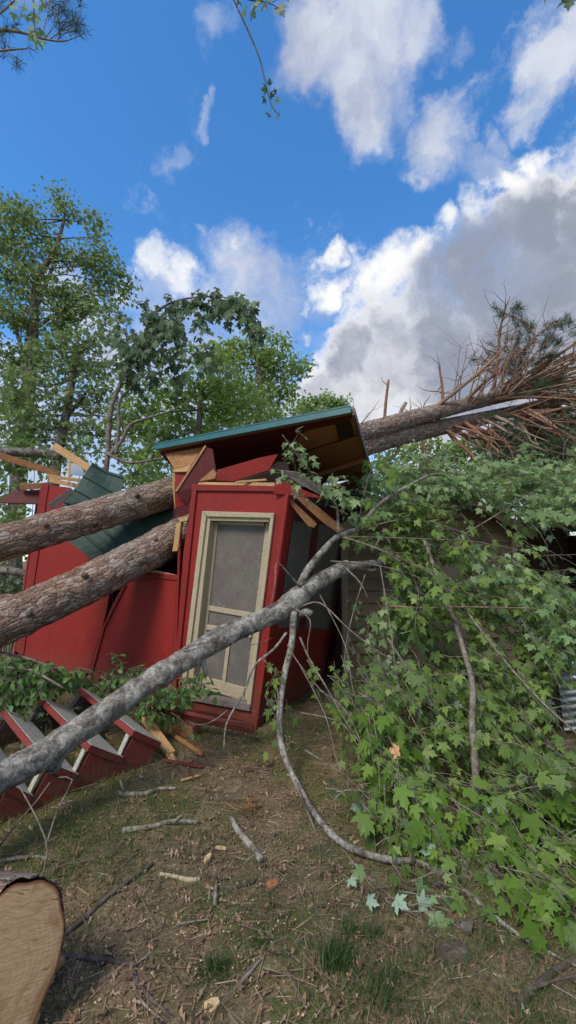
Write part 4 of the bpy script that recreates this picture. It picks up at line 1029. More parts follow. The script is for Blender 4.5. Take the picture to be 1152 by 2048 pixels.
# ------------------------------------------------------------------ tan shed on the right
def tY(px): return 5.85 + (px - 690) / 350 * .35
TL = P(686, 1372, 5.85); TL[2] = 0.0; TRr = P(1042, 1300, 6.2); TRr[2] = 0.0
tdir = nrm(TRr - TL); tin = np.array([-tdir[1], tdir[0], 0]);
tin = tin if tin[1] > 0 else -tin
TP = (TL, -tin); TW = np.linalg.norm(TRr - TL)
ap = U(865, 962, TP); el = U(690, 1052, TP); er = U(1040, 1060, TP)
zap, zel = ap[2], er[2]
shed = thing('tan_shed', 'tan shed with horizontal lap siding and gable roof, half hidden by maple leaves', 'shed', TL)
gap = .165; nz = int(zap / gap) + 1
for i in range(nz):
    z0 = .04 + i * gap; z1 = min(z0 + gap + .015, zap - .02)
    if z0 > zap - .06: break
    def span(z):
        if z <= zel: return 0, TW
        f = (zap - z) / (zap - zel); return TW / 2 * (1 - f), TW / 2 * (1 + f)
    a0, a1 = span(z0); b0, b1 = span(z1)
    q = lambda s, z, o: TL + tdir * s + UPV * z - tin * o
    vs = [q(a0, z0, .034), q(a1, z0, .034), q(b1, z1, .006), q(b0, z1, .006), q(a0, z0, 0), q(a1, z0, 0), q(b1, z1, 0), q(b0, z1, 0)]
    MB().add(vs, [(0, 1, 2, 3), (7, 6, 5, 4), (4, 5, 1, 0), (5, 6, 2, 1), (6, 7, 3, 2), (7, 4, 0, 3)]).build('siding_plank', M['tan'], shed)
sb = lambda s, t, z: TL + tdir * s + tin * t + UPV * z
MB().prism([sb(.01, .005, 0), sb(TW - .01, .005, 0), sb(TW - .01, .005, zel - .03), sb(TW / 2, .005, zap - .04), sb(.01, .005, zel - .03)], tin * 2.4).build('wall_box', M['tan'], shed)
for s in (-.01, TW - .08):
    MB().prism([sb(s, -.04, 0), sb(s + .09, -.04, 0), sb(s + .09, -.04, zel - .02), sb(s, -.04, zel - .02)], tin * .042).build('corner_board', M['tan_trim'], shed, bevel=.003)
for sg in (-1, 1):
    r0 = sb(TW / 2, -.16, zap + .05); r1 = sb(TW / 2 + sg * (TW / 2 + .2), -.16, zel - (zap - zel) * .2 / (TW / 2) + .05)
    nrmr = nrm(np.cross(r1 - r0, tin)); nrmr = nrmr if nrmr[2] > 0 else -nrmr
    MB().prism([r0, r1, r1 + tin * 2.7, r0 + tin * 2.7], nrmr * .03).build('roof', M['shingle'], shed)
    MB().prism([r0 - tin * .02 + nrmr * .02, r1 - tin * .02 + nrmr * .02, r1 - tin * .02 - nrmr * .10, r0 - tin * .02 - nrmr * .10], tin * .025).build('barge_board', M['tan_trim'], shed)
MB().prism([sb(1.0, -.05, .05), sb(1.75, -.05, .05), sb(1.75, -.05, 1.62), sb(1.0, -.05, 1.62)], tin * .05)  .build('door', M['tan_trim'], shed, bevel=.003)
# lean-to made up to keep the gap dark; sheet metal at right edge
lean = thing('added_lean_to', 'dark open lean-to made up for the black gap right of the tan shed', 'lean-to', sb(TW + .1, .2, 0))
MB().prism([sb(TW + .25, 0, 2.15), sb(TW + 2.8, 0, 2.0), sb(TW + 2.8, 2.5, 2.2), sb(TW + .25, 2.5, 2.35)], (0, 0, .04)).build('roof', M['shingle'], lean)
MB().prism([sb(TW + .25, 2.2, 0), sb(TW + 2.8, 2.2, 0), sb(TW + 2.8, 2.2, 2.17), sb(TW + .25, 2.2, 2.31)], tin * .04).build('back_wall', M['dark_wood'], lean)
MB().prism([sb(TW + 2.75, .1, 0), sb(TW + 2.75, 2.2, 0), sb(TW + 2.75, 2.2, 2.1), sb(TW + 2.75, .1, 2.0)], tdir * .04).build('end_wall', M['dark_wood'], lean)
for s in (.3, 2.7):
    MB().beam(sb(TW + s, .1, 0), sb(TW + s, .1, 2.05), .09, .09).build('post', M['dark_wood'], lean, bevel=.004)
mb = MB(); vs = []; c0 = P(1128, 1352, 4.4); c0[2] = G(1140, 1480)[2] ; m = 40
base = P(1130, 1478, 4.2); base[2] = .0
for j in range(2):
    for i in range(m):
        z = .02 + i / (m - 1) * .62
        vs.append(base + np.array([1.3 * j, .25 * j, 0]) + np.array([0, -.012 * math.cos(i * math.pi / 2) + z * .12, z]))
mb.add(vs, [(i, i + 1, m + i + 1, m + i) for i in range(m - 1)])
cs = mb.build('corrugated_sheet', M['zinc'], smooth=True); sm = cs.modifiers.new('gauge', 'SOLIDIFY'); sm.thickness = .002
tag(cs, 'silver corrugated metal sheet leaning behind the leaves at the far right', 'metal sheet')

# ------------------------------------------------------------------ standing trees behind
def tree(name, label, trunk, blobs_, leaf, mat, tpl=DIAM, per=60, sub=9, spread=.30, group='trees standing behind the cabin', bark='tree_bark', extra=(), droop=.3, cat='tree', upn=.6):
    p3 = [P(x, y, d) for x, y, d, r in trunk]
    root = thing(name, label, cat, (p3[0][0], p3[0][1], 0), group)
    foot = p3[0].copy(); foot[2] = -.05
    p3 = [foot] + p3 if p3[0][2] > .4 else p3
    rr = [trunk[0][3] * 1.15] + [r for *_, r in trunk] if len(p3) > len(trunk) else [r for *_, r in trunk]
    pp, rad = smooth_path(p3, rr, .25)
    mb = MB(); mb.tube(pp, rad, 9, rough=.06)
    for e in extra:
        q = [P(x, y, d) for x, y, d, r in e]
        a, b = smooth_path(q, [r for *_, r in e], .2); mb.tube(a, b, 7)
    lv_ = Leaves(); lim = MB()
    allp = np.array(pp)
    for (x, y, r, d) in blobs_:
        c = P(x, y, d); rm = r / FPX * d
        cand = allp[allp[:, 2] < c[2] + .2]; cand = cand if len(cand) else allp
        a = cand[np.argmin(np.linalg.norm(cand - c, axis=1) + .25 * (c[2] - cand[:, 2]))]
        mid = (a + c) / 2 + rdir() * .12 * np.linalg.norm(c - a) - np.array([0, 0, .06])
        q, qr = smooth_path([a, mid, c], [.022 + .012 * rm, .016, .008], .25); lim.tube(q, qr, 5, cap=False)
        ns = max(3, int(sub * (rm / .6) ** 1.5))
        for _ in range(ns):
            o = c + rdir() * rm * rng.uniform(.25, 1.0) ** .6 * np.array([1, 1, .85])
            lim.tube([c, (c + o) / 2 + rdir() * .06, o], [.008, .006, .003], 3, cap=False)
            k_ = int(per * rng.uniform(.5, 1.3))
            off = rng.normal(0, 1, (k_, 3)) * spread * .55 * np.array([1, 1, .7])
            for f in off:
                lv_.add(o + f, nrm(nrm(f + 1e-6) * .6 + rdir() * .7 - np.array([0, 0, droop])), nrm(UPV * upn + rdir()), leaf * rng.uniform(.6, 1.3))
    t = mb.build('trunk', M[bark], root, smooth=True)
    tag(lim.build('limbs', M[bark], root, smooth=True), kind='stuff')
    link('crown', lv_.mesh('crown', tpl), M[mat], root)
    return root
D = 11.0
tree('broadleaf_tree', 'tall dark leafy tree at the left edge with a thin spire of branches', [(38, 960, D, .20), (48, 860, D, .18), (62, 740, D, .16), (68, 640, D, .13), (75, 560, D, .10), (110, 500, D, .06), (128, 440, D, .04)],
     [(20, 420, 34, D), (60, 445, 38, D), (10, 480, 44, D), (55, 500, 44, D), (90, 470, 22, D), (125, 405, 22, D), (140, 430, 20, D), (178, 430, 20, D), (182, 475, 18, D), (120, 520, 26, D), (165, 520, 34, D), (210, 520, 34, D), (240, 545, 24, D), (225, 580, 26, D), (20, 560, 50, D), (75, 575, 44, D), (120, 590, 34, D), (30, 640, 55, D), (100, 650, 40, D), (160, 585, 26, D), (190, 560, 24, D), (15, 720, 50, D), (80, 720, 34, D), (140, 640, 36, D), (175, 620, 28, D), (215, 620, 20, D), (-30, 620, 60, D), (-40, 480, 50, D), (40, 790, 40, D), (5, 850, 40, D)],
     .115, 'oak', per=54, sub=13, extra=[[(70, 620, D, .07), (95, 560, D, .05), (115, 500, D, .04), (132, 420, D, .02)], [(66, 660, D, .06), (110, 630, D, .04), (160, 600, D, .02)], [(60, 740, D, .06), (30, 650, D, .04), (20, 560, D, .03)]])
D = 9.0
tree('broadleaf_tree', 'slim crooked tree leaning right between the spire tree and arching maple', [(108, 960, D, .12), (122, 880, D, .10), (136, 810, D, .085), (146, 755, D, .07), (160, 690, D, .04)],
     [(110, 700, 36, D), (150, 690, 34, D), (185, 690, 32, D), (205, 650, 24, D), (140, 740, 30, D), (85, 770, 34, D), (190, 740, 34, D), (180, 790, 28, D), (60, 830, 36, D), (100, 850, 30, D), (165, 850, 26, D), (30, 890, 34, D), (150, 900, 26, D), (70, 900, 30, D), (210, 790, 24, D), (20, 800, 30, D), (50, 860, 30, D), (120, 800, 30, D), (240, 840, 30, D), (280, 860, 26, D), (195, 860, 26, D), (300, 810, 24, D), (250, 900, 24, D), (170, 740, 24, D), (30, 760, 26, D)],
     .10, 'oak', tpl=MAPLE_LO, per=34, sub=19, extra=[[(130, 840, D, .05), (160, 800, D, .04), (185, 770, D, .02)]])
# arching maple
D = 7.2
mp = thing('bent_maple', 'young maple bent over in an arch of hanging dark leaves above the cabin roof', 'maple tree', P(215, 930, D) * np.array([1, 1, 0]), 'trees standing behind the cabin')
stem = [(205, 1010, D, .05), (215, 915, D, .045), (222, 820, D, .04), (245, 760, D, .037), (270, 712, D, .034), (290, 665, D, .03), (312, 625, D, .024), (350, 603, D, .018), (400, 594, D - .1, .014), (455, 596, D - .2, .011), (495, 618, D - .3, .008), (522, 662, D - .4, .005)]
st3 = [P(x, y, d) for x, y, d, r in stem]; f0 = st3[0].copy(); f0[2] = 0; st3 = [f0] + st3
pp, rad = smooth_path(st3, [.055] + [r for *_, r in stem], .1)
bt = MB(); bt.tube(pp, rad, 8)
for e in ([(232, 912, D, .04), (238, 850, D, .032), (238, 805, D, .026), (262, 775, D, .018), (300, 740, D, .01)],
          [(215, 915, D, .04), (245, 880, D, .035), (260, 850, D, .028), (300, 835, D - .2, .02), (345, 820, D - .3, .012), (380, 800, D - .4, .006)],
          [(210, 905, D, .03), (260, 925, D - .3, .025), (330, 915, D - .5, .015)],
          [(285, 675, D, .016), (320, 665, D, .012), (370, 690, D - .1, .008), (430, 705, D - .2, .005)],
          [(262, 725, D, .012), (310, 735, D, .009), (360, 760, D - .1, .005)]):
    a, b = smooth_path([P(x, y, d) for x, y, d, r in e], [r for *_, r in e], .1); bt.tube(a, b, 7)
bt.build('trunk', M['twig'], mp, smooth=True)
lm = Leaves(); tm = MB()
for i in range(len(pp)):
    if i < len(pp) * .60: continue
    for _ in range(2):
        spray(tm, lm, pp[i], nrm(np.array([rng.uniform(-.4, .5), rng.uniform(-.6, .3), rng.uniform(-1, .45)])), rng.uniform(.10, .28), 6, .13, .2, .003, flat=2.2, nb=(0, -1, .3))
for (x, y, n) in [(330, 640, 14), (360, 630, 12), (345, 670, 12), (300, 690, 10), (260, 660, 10), (230, 660, 12), (240, 690, 8), (410, 610, 7), (440, 605, 6), (470, 610, 6), (390, 690, 6), (425, 700, 5), (345, 700, 6), (320, 740, 6), (370, 720, 5), (280, 740, 8), (350, 760, 5), (385, 650, 4), (310, 620, 5)]:
    for _ in range(n):
        p = P(x + rng.normal(0, 18), y + rng.normal(0, 14), D + rng.normal(-.1, .25))
        spray(tm, lm, p, nrm(np.array([rng.uniform(-.6, .6), rng.uniform(-.6, .3), -.5])), rng.uniform(.15, .3), 5, .12, .2, .003, flat=2.0, nb=(0, -1, .4))
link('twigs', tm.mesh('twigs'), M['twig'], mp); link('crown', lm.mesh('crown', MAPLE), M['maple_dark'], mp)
D = 13.0
tree('broadleaf_tree', 'rounded light green tree rising just behind the teal roof edge', [(505, 940, D, .16), (515, 850, D, .13), (520, 770, D, .09), (510, 700, D, .05)],
     [(480, 690, 26, D), (510, 685, 26, D), (540, 700, 26, D), (470, 730, 34, D), (520, 735, 38, D), (555, 740, 28, D), (590, 745, 20, D), (605, 735, 12, D), (480, 780, 40, D), (530, 790, 38, D), (565, 790, 26, D), (440, 800, 36, D), (580, 830, 26, D), (500, 840, 40, D), (545, 840, 34, D), (430, 850, 36, D), (450, 700, 14, D), (560, 680, 12, D)],
     .13, 'spring', per=52, sub=11)
D = 8.5
tree('broadleaf_tree', 'leafy maple clump filling the gap left of the teal roof edge', [(395, 950, D, .09), (398, 860, D, .07), (400, 790, D, .04)],
     [(400, 720, 26, D), (440, 720, 26, D), (370, 760, 28, D), (420, 765, 32, D), (460, 770, 28, D), (350, 800, 28, D), (395, 805, 32, D), (440, 815, 30, D), (330, 845, 26, D), (370, 845, 28, D), (410, 850, 26, D), (300, 870, 24, D), (335, 890, 26, D), (470, 830, 24, D), (280, 900, 22, D), (310, 925, 26, D), (490, 800, 20, D), (520, 820, 22, D), (290, 960, 22, D), (280, 820, 24, D), (260, 780, 22, D), (320, 790, 22, D), (250, 850, 24, D)],
     .11, 'spring', tpl=MAPLE_LO, per=30, sub=20)
D = 17.0
tree('broadleaf_tree', 'small distant bright tree peeking above the roof beside the pine trunks', [(640, 980, D, .14), (642, 880, D, .10), (645, 820, D, .06)],
     [(620, 815, 24, D), (650, 800, 22, D), (675, 805, 18, D), (640, 835, 30, D), (680, 830, 16, D), (605, 840, 22, D), (670, 860, 26, D), (640, 880, 34, D)], .15, 'spring', per=60, sub=10)
D = 14.0
tree('broadleaf_tree', 'shadowy tree whose leaves fill the space beneath the two pine trunks', [(850, 1000, D, .14), (850, 920, D, .1)],
     [(770, 930, 30, D), (820, 905, 30, D), (870, 900, 30, D), (920, 900, 30, D), (850, 940, 40, D), (900, 940, 40, D), (790, 960, 36, D), (960, 930, 36, D), (940, 890, 20, D)], .15, 'spring', per=50, sub=9)
D = 15.0
tree('broadleaf_tree', 'dark conifer mass standing behind the tangled pine crowns at the right', [(1090, 1000, D, .2), (1090, 900, D, .15)],
     [(1020, 890, 44, D), (1070, 870, 44, D), (1120, 860, 44, D), (1160, 880, 44, D), (1050, 930, 44, D), (1110, 930, 50, D), (1000, 930, 36, D), (1150, 940, 44, D), (980, 880, 22, D)], .17, 'needle', per=60, sub=11)
# undergrowth between the buildings and behind the logs
def shrub(name, label, blobs_, leaf, mat, tpl, per=40, sub=10, spread=.24, group='shrubs and brush round the cabin'):
    pts = [P(x, y, d) for x, y, r, d in blobs_]
    c = np.mean(pts, axis=0); root = thing(name, label, 'shrub', (c[0], c[1], 0), group)
    l_ = Leaves(); st = MB()
    for (x, y, r, d) in blobs_:
        p = P(x, y, d); rm = r / FPX * d
        foot = np.array([c[0] + (p[0] - c[0]) * .6, c[1] + (p[1] - c[1]) * .6, 0])
        a, b = smooth_path([foot, (foot + p) / 2 + rdir() * .1, p], [.014, .01, .004], .2); st.tube(a, b, 5, cap=False)
        for _ in range(max(3, int(sub * (rm / .5) ** 1.3))):
            o = p + rdir() * rm * rng.uniform(.2, 1.0)
            o[2] = max(o[2], .05)
            st.tube([p, (p + o) / 2 + rdir() * .04, o], [.005, .004, .002], 3, cap=False)
            for _ in range(int(per * rng.uniform(.5, 1.3))):
                f = rng.normal(0, 1, 3) * spread * .5; q = o + f; q[2] = max(q[2], .03)
                l_.add(q, nrm(nrm(f + 1e-6) * .6 + rdir() * .6 - np.array([0, .1, .25])), nrm(UPV * .8 + rdir() - np.array([0, .2, 0])), leaf * rng.uniform(.6, 1.3))
    tag(st.build('stems', M['twig'], root), kind='stuff'); link('foliage', l_.mesh('foliage', tpl), M[mat], root)
    return root
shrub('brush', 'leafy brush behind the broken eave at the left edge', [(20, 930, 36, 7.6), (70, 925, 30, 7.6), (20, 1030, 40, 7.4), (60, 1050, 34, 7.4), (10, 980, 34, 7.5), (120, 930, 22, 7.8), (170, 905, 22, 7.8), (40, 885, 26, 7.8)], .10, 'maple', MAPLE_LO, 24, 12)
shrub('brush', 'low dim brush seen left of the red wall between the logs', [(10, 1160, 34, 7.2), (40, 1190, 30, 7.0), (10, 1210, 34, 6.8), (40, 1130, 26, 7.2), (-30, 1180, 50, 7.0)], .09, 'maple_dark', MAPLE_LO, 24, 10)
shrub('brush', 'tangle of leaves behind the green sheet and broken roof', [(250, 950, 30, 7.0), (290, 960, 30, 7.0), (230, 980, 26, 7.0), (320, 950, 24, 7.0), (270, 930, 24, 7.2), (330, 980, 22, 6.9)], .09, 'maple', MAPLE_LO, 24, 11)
shrub('brush', 'dark shrub added to blacken the gap between cabin and tan shed', [(668, 1120, 40, 6.8), (680, 1200, 40, 6.8), (672, 1300, 40, 6.8), (700, 1040, 40, 6.8), (740, 1010, 40, 6.9)], .09, 'maple_dark', MAPLE_LO, 26, 12)  # shrub added as a dark backing for the gap
shrub('brush', 'dark leafy brush added to fill the black gap at the right edge beside the lean-to', [(1130, 1200, 40, 5.2), (1150, 1290, 50, 5.0), (1110, 1330, 40, 5.0), (1090, 1260, 30, 5.3), (1150, 1420, 40, 4.7)], .09, 'maple_dark', MAPLE_LO, 26, 10)  # brush added to deepen the dark void at the right edge
shrub('brush', 'dense dark thicket rising behind the added lean-to and tan shed roof', [(930, 1000, 44, 9), (1000, 1000, 44, 9), (1070, 1005, 44, 9), (1130, 1000, 44, 9), (1170, 1040, 44, 9), (870, 985, 40, 9.2), (800, 985, 40, 9.2), (750, 960, 34, 9.2), (960, 960, 40, 9.4), (1050, 960, 40, 9.4), (1130, 955, 40, 9.4)], .12, 'maple', MAPLE_LO, 26, 9, .3)
# undergrowth heaped round the stairs
def heap(label, poly, n, ya, yb, size, mat='ivy', seed=0):
    c = np.mean([G(x, y) for x, y in poly], axis=0); root = thing('undergrowth_heap', label, 'undergrowth', c, 'torn undergrowth round the stairs')
    t_ = MB(); l_ = Leaves()
    for _ in range(n):
        x, y = sample(poly); p = PG(x, y, rng.uniform(ya, yb), .03)
        spray(t_, l_, p, nrm(np.array([rng.uniform(-.3, .9), -.4, rng.uniform(-.1, .5)])), rng.uniform(.14, .30), int(rng.integers(9, 15)), size, .12)
    tag(link('stems', t_.mesh('stems'), M['twig'], root), kind='stuff'); link('foliage', l_.mesh('foliage', OVAL), M[mat], root)
    return root
heap('heap of torn green undergrowth spilling over the far end of the stairs', [(-20, 1325), (60, 1318), (165, 1348), (150, 1366), (85, 1372), (40, 1392), (5, 1440), (-20, 1450)], 80, 3.7, 4.4, .062)
heap('green undergrowth wedged between red wall and grey trunk', [(150, 1362), (270, 1330), (330, 1345), (270, 1385), (180, 1375)], 44, 4.2, 4.7, .06)
heap('dark green sprigs under the grey trunk beside the door foot', [(310, 1370), (390, 1345), (400, 1385), (340, 1440), (280, 1425)], 36, 3.8, 4.4, .06)
heap('few dark leaves showing through the open steps', [(60, 1440), (150, 1420), (220, 1440), (150, 1480), (60, 1500)], 34, 3.7, 4.3, .05, 'maple_dark')
for pix in ([(0, 1305, 4.0), (60, 1318, 4.0), (130, 1345, 3.9), (180, 1345, 3.9)], [(0, 1335, 3.7), (60, 1340, 3.7), (100, 1360, 3.6), (130, 1378, 3.6)]):
    a, b = smooth_path([P(*q) for q in pix], [.012, .011, .009, .006], .06)
    tag(MB().tube(a, b, 7, rough=.1).build('bent_branch', M['twig'], smooth=True), 'pale bent branch arching over the undergrowth ' + ('under the lower pine log' if pix[0][1] == 1305 else 'closer to the stairs'), 'branch')
for lab, a, b, r, mt in (('pale grey fallen log glimpsed left of the red wall', (-60, 1146, 6.6), (66, 1149, 6.9), .07, 'lichen_stick'), ('brown fallen log under the pale one left of the wall', (-60, 1215, 6.4), (60, 1205, 6.7), .12, 'pine_bark'), ('grey fallen trunk lying across the brush above the broken eave', (-40, 908, 7.4), (122, 912, 7.6), .085, 'tree_bark')):
    q, qr = smooth_path([P(*a), (P(*a) + P(*b)) / 2 + np.array([0, 0, .05]), P(*b)], [r, r * .95, r * .8], .08)
    tag(MB().tube(q, qr, 14, rough=.08).build('fallen_log', M[mt], smooth=True), lab, 'log')

# ------------------------------------------------------------------ cut log bottom left
fc = P(-2, 1972, 1.53); an = nrm(np.array([.78, -.60, .10])); RA, RB, TH = .185, .275, R(-20)
logr = thing('cut_log', 'sawn pine log with pale orange end grain and flaking bark at the lower left corner', 'log', fc - np.array([0, 0, RB]))
lx = nrm(np.cross(UPV, an)); ly = np.cross(an, lx)
ax1 = lx * math.cos(TH) + ly * math.sin(TH); ax2 = -lx * math.sin(TH) + ly * math.cos(TH)
back = nrm(np.array([-.97, .14, -.03])); K = 72
def rim(a): return 1.0 + .025 * math.sin(3 * a + .5) + .015 * math.sin(7 * a) + .010 * math.sin(13 * a + 2)
vs = []; fs = []; uvs = []
for i in range(44):
    t_ = i / 43 * 1.5
    for k_ in range(K):
        a = 2 * math.pi * k_ / K
        o_ = ax1 * math.cos(a) * RA + ax2 * math.sin(a) * RB
        q = fc + back * t_ + o_ * rim(a)
        q = q + nrm(o_) * (.008 + .014 * mnoise.noise((q[0] * 14, q[1] * 14, q[2] * 14)) + .010 * mnoise.noise((q[0] * 40, q[1] * 40, q[2] * 40)))
        vs.append(q)
for i in range(43):
    for k_ in range(K):
        k2 = (k_ + 1) % K; fs.append((i * K + k_, i * K + k2, (i + 1) * K + k2, (i + 1) * K + k_))
        c_ = .021; l_ = 1.5 / 43
        uvs += [(k_ * c_, i * l_), ((k_ + 1) * c_, i * l_), ((k_ + 1) * c_, (i + 1) * l_), (k_ * c_, (i + 1) * l_)]
MB().add(vs, fs, uvs).build('bark', M['pine_bark'], logr, smooth=True)
mf = MB(); vs = [fc + an * .003]; uvs = [(0, 0)]
for r_ in (.5, .8, 1.0):
    for k_ in range(K):
        a = 2 * math.pi * k_ / K; e_ = rim(a) * r_
        vs.append(fc + (ax1 * math.cos(a) * RA + ax2 * math.sin(a) * RB) * e_ * 1.0 + an * (.003 if r_ < 1 else .001)); uvs.append((math.cos(a) * .252 * r_, math.sin(a) * .252 * r_))
fs = [(0, 1 + i, 1 + (i + 1) % K) for i in range(K)] + [(1 + r_ * K + i, 1 + (r_ + 1) * K + i, 1 + (r_ + 1) * K + (i + 1) % K, 1 + r_ * K + (i + 1) % K) for r_ in range(2) for i in range(K)]
mf.add(vs, fs, [uvs[i] for f in fs for i in f]); mf.build('cut_face', M['cut'], logr)
for k_ in range(12):
    a = .9 + k_ * .13; up_ = nrm(ax1 * math.cos(a) * RA + ax2 * math.sin(a) * RB)
    c0 = fc + (ax1 * math.cos(a) * RA + ax2 * math.sin(a) * RB) * rim(a) + up_ * .012
    t0 = random.uniform(.0, .08)
    MB().beam(c0 + back * t0, c0 + back * (t0 + random.uniform(.15, .4)), .026, .007, up=up_, jag=.05).build('bark_flake', M['rot' if k_ % 2 else 'red_twig'], logr, bevel=.002)

# ------------------------------------------------------------------ sticks on the ground
def stick(label, pix, r0, r1, mat, twigs=(), lift=None, rough=.14):
    p3 = [G(x, y, r0 * .9 if lift is None else lift) for x, y in pix]; n = len(p3)
    a, b = smooth_path(p3, [r0 + (r1 - r0) * i / (n - 1) for i in range(n)], .03)
    mb = MB(); mb.tube(a, b, 9, rough=rough, rfreq=25)
    for t in twigs:
        q = [G(x, y, h) for x, y, h in t]; mb.tube(q, [r0 * .55] + [r0 * .3] * (len(q) - 1), 6)
    return tag(mb.build('fallen_stick', M[mat], smooth=True), label, 'stick', 'sticks lying on the ground')
stick('bare grey stick with a short fork lying right of the stair foot', [(245, 1661), (300, 1654), (345, 1643), (398, 1644)], .016, .011, 'lichen_stick', [[(350, 1643, .02), (368, 1626, .06)]])
stick('lichen covered stick lying steeply in the middle of the yard', [(463, 1636), (480, 1668), (503, 1692), (523, 1720)], .017, .02, 'lichen_stick')
stick('mossy forked stick close to the end of the red stringer', [(236, 1587), (285, 1588), (320, 1578), (355, 1576)], .018, .009, 'lichen_stick', [[(250, 1586, .02), (240, 1560, .10)]])
stick('long thin dark stick slanting up from the sawn log', [(118, 1878), (165, 1838), (220, 1790), (270, 1752), (307, 1727)], .011, .007, 'dark_stick')
stick('dark crooked stick lying flat right of the sawn log', [(108, 1911), (180, 1916), (250, 1926), (312, 1934)], .010, .007, 'dark_stick')
stick('thick grey broken branch with raw end at the lower right corner', [(1037, 2004), (1075, 1970), (1120, 1935), (1175, 1905)], .014, .013, 'dark_stick', [[(1062, 1978, .03), (1110, 1960, .05), (1180, 1945, .06)]])
stick('pale forked twig lying near the bottom of the yard', [(262, 1925), (268, 1975), (290, 2010), (330, 2045)], .007, .004, 'twig', [[(270, 1930, .02), (310, 1900, .03)]])
stick('dark twig slanting to the bottom edge of the yard', [(262, 1950), (300, 1995), (350, 2042)], .009, .006, 'dark_stick')
stick('curved pale twig beside a grass tuft in the bottom middle', [(478, 1968), (500, 1945), (530, 1912), (575, 1906), (600, 1925)], .008, .004, 'twig', [[(525, 1935, .02), (560, 1945, .02), (600, 1962, .02)]])
stick('short broken stick with yellow wood below the bare grey stick', [(318, 1748), (345, 1752), (375, 1760), (400, 1758)], .009, .011, 'cream_in')
stick('thin brown stick lying left of the orange bark chip', [(440, 1775), (480, 1772), (518, 1758)], .009, .006, 'dark_stick')
stick('grey stick at the left edge above the sawn log', [(-10, 1724), (40, 1716), (75, 1713), (106, 1721)], .011, .007, 'lichen_stick')
stick('short brown stick lying near the lower right branch', [(1005, 1990), (1025, 2005), (1060, 2015)], .010, .008, 'dark_stick')
stick('thin bowed twig in the right of the yard below the leaves', [(850, 1868), (900, 1890), (925, 1905), (930, 1930), (905, 1950)], .007, .004, 'dark_stick')
stick('dark twig running down from the sawn log', [(75, 1972), (110, 1955), (150, 1920)], .008, .005, 'dark_stick')
stick('wispy twig crossing the yard centre near the lichen stick', [(242, 1736), (255, 1722), (280, 1704), (330, 1700), (375, 1697)], .004, .003, 'twig')
stick('upright dead twig stub beside the bark chip', [(430, 1810), (432, 1780), (434, 1755)], .010, .007, 'lichen_stick')
# a root knot, bark chip, cones
kn = G(905, 1915)
ks = MB(); vs = [kn + np.array([0, 0, .035])]
for ring_, (rr_, hh) in enumerate(((.02, .035), (.042, .03), (.06, -.02))):
    for i in range(14):
        a = 2 * math.pi * i / 14; q = rr_ * (1 + .25 * math.sin(2 * a + 1) + random.uniform(-.12, .12))
        vs.append(kn + np.array([q * math.cos(a) * 1.2, q * math.sin(a), hh + random.uniform(-.008, .008)]))
fs = [(0, 1 + i, 1 + (i + 1) % 14) for i in range(14)] + [(1 + r_ * 14 + i, 15 + r_ * 14 + i, 15 + r_ * 14 + (i + 1) % 14, 1 + r_ * 14 + (i + 1) % 14) for r_ in range(2) for i in range(14)]
ks.add(vs, fs)
tag(ks.build('root_knot', M['dark_stick']), 'rough greyish root knot poking out of the litter below the leaves', 'root')
def chip(label, x, y, w, l, h, mat, rot):
    c = G(x, y, h / 2); d = np.array([math.cos(rot), math.sin(rot), 0.08])
    pts = [c + d * l * a + np.array([-d[1], d[0], 0.03]) * w * b for a, b in ((-.5, -.3), (-.1, -.5), (.5, -.2), (.42, .3), (0, .5), (-.45, .35))]
    tag(MB().prism(pts, (0, 0, h)).build('bark_chip', M[mat], bevel=.002), label, 'chip', 'bark chips on the ground')
chip('orange bark chip lying on the grass right of centre', 545, 1772, .05, .06, .015, 'brick', .4)
chip('pale curled wood chip below the lichen stick', 416, 1720, .03, .06, .02, 'chip', 1.2)
chip('pale flat wood chip beside the lichen stick', 442, 1698, .03, .07, .01, 'chip', -.4)
chip('brown chip near the sawn log cut face', 112, 1935, .05, .06, .02, 'ply2', .9)
chip('tan leaf shaped chip near the bottom centre', 424, 2012, .05, .06, .008, 'chip', .3)
chip('brown bark chip near the curled bark ring', 935, 1858, .05, .07, .02, 'dark_stick', .6)
# lone autumn leaf and pale fallen leaves
def ground_leaf(label, x, y, size, mat, lift=.03, n=(0, 0, 1), Y=None):
    l_ = Leaves(); p = G(x, y, lift) if Y is None else P(x, y, Y)
    l_.add(p, nrm(np.array([rng.uniform(-1, 1), rng.uniform(-1, .3), .0])), nrm(np.array(n) + rdir() * .3), size)
    tag(link('fallen_leaf', l_.mesh('fallen_leaf', MAPLE), mat), label, 'leaf', 'single leaves lying in the yard')
k = NT('orange_leaf'); v = k.coords('Object'); g = k.noise(v, 30, 3)
M['orange_leaf'] = k.finish(k.mix(g, (.42, .17, .06), (.60, .33, .16)), .6, .3)
k = NT('silver_leaf'); v = k.coords('Object'); g = k.noise(v, 40, 3)
M['silver_leaf'] = k.finish(k.mix(g, (.17, .25, .16), (.30, .38, .28)), .6, .3)
ground_leaf('single orange maple leaf caught in the bright green spray', 798, 1502, .08, M['orange_leaf'], n=(0, -1, .5), Y=2.9)
for i, (x, y, s, lab) in enumerate([(790, 1800, .075, 'upturned silvery maple leaf below the bent branch'), (838, 1808, .085, 'largest upturned silvery leaf in front of the bent branch'), (700, 1757, .06, 'small silvery leaf on the ground left of the bent branch'),
                                 (735, 1800, .06, 'silvery leaf lying among thin twigs below the bend'), (1090, 1815, .05, 'small silvery leaf at the right foot of the leafy crown')]):
    ground_leaf(lab, x, y, s, M['silver_leaf'], .05, n=(0, -.8, .6))
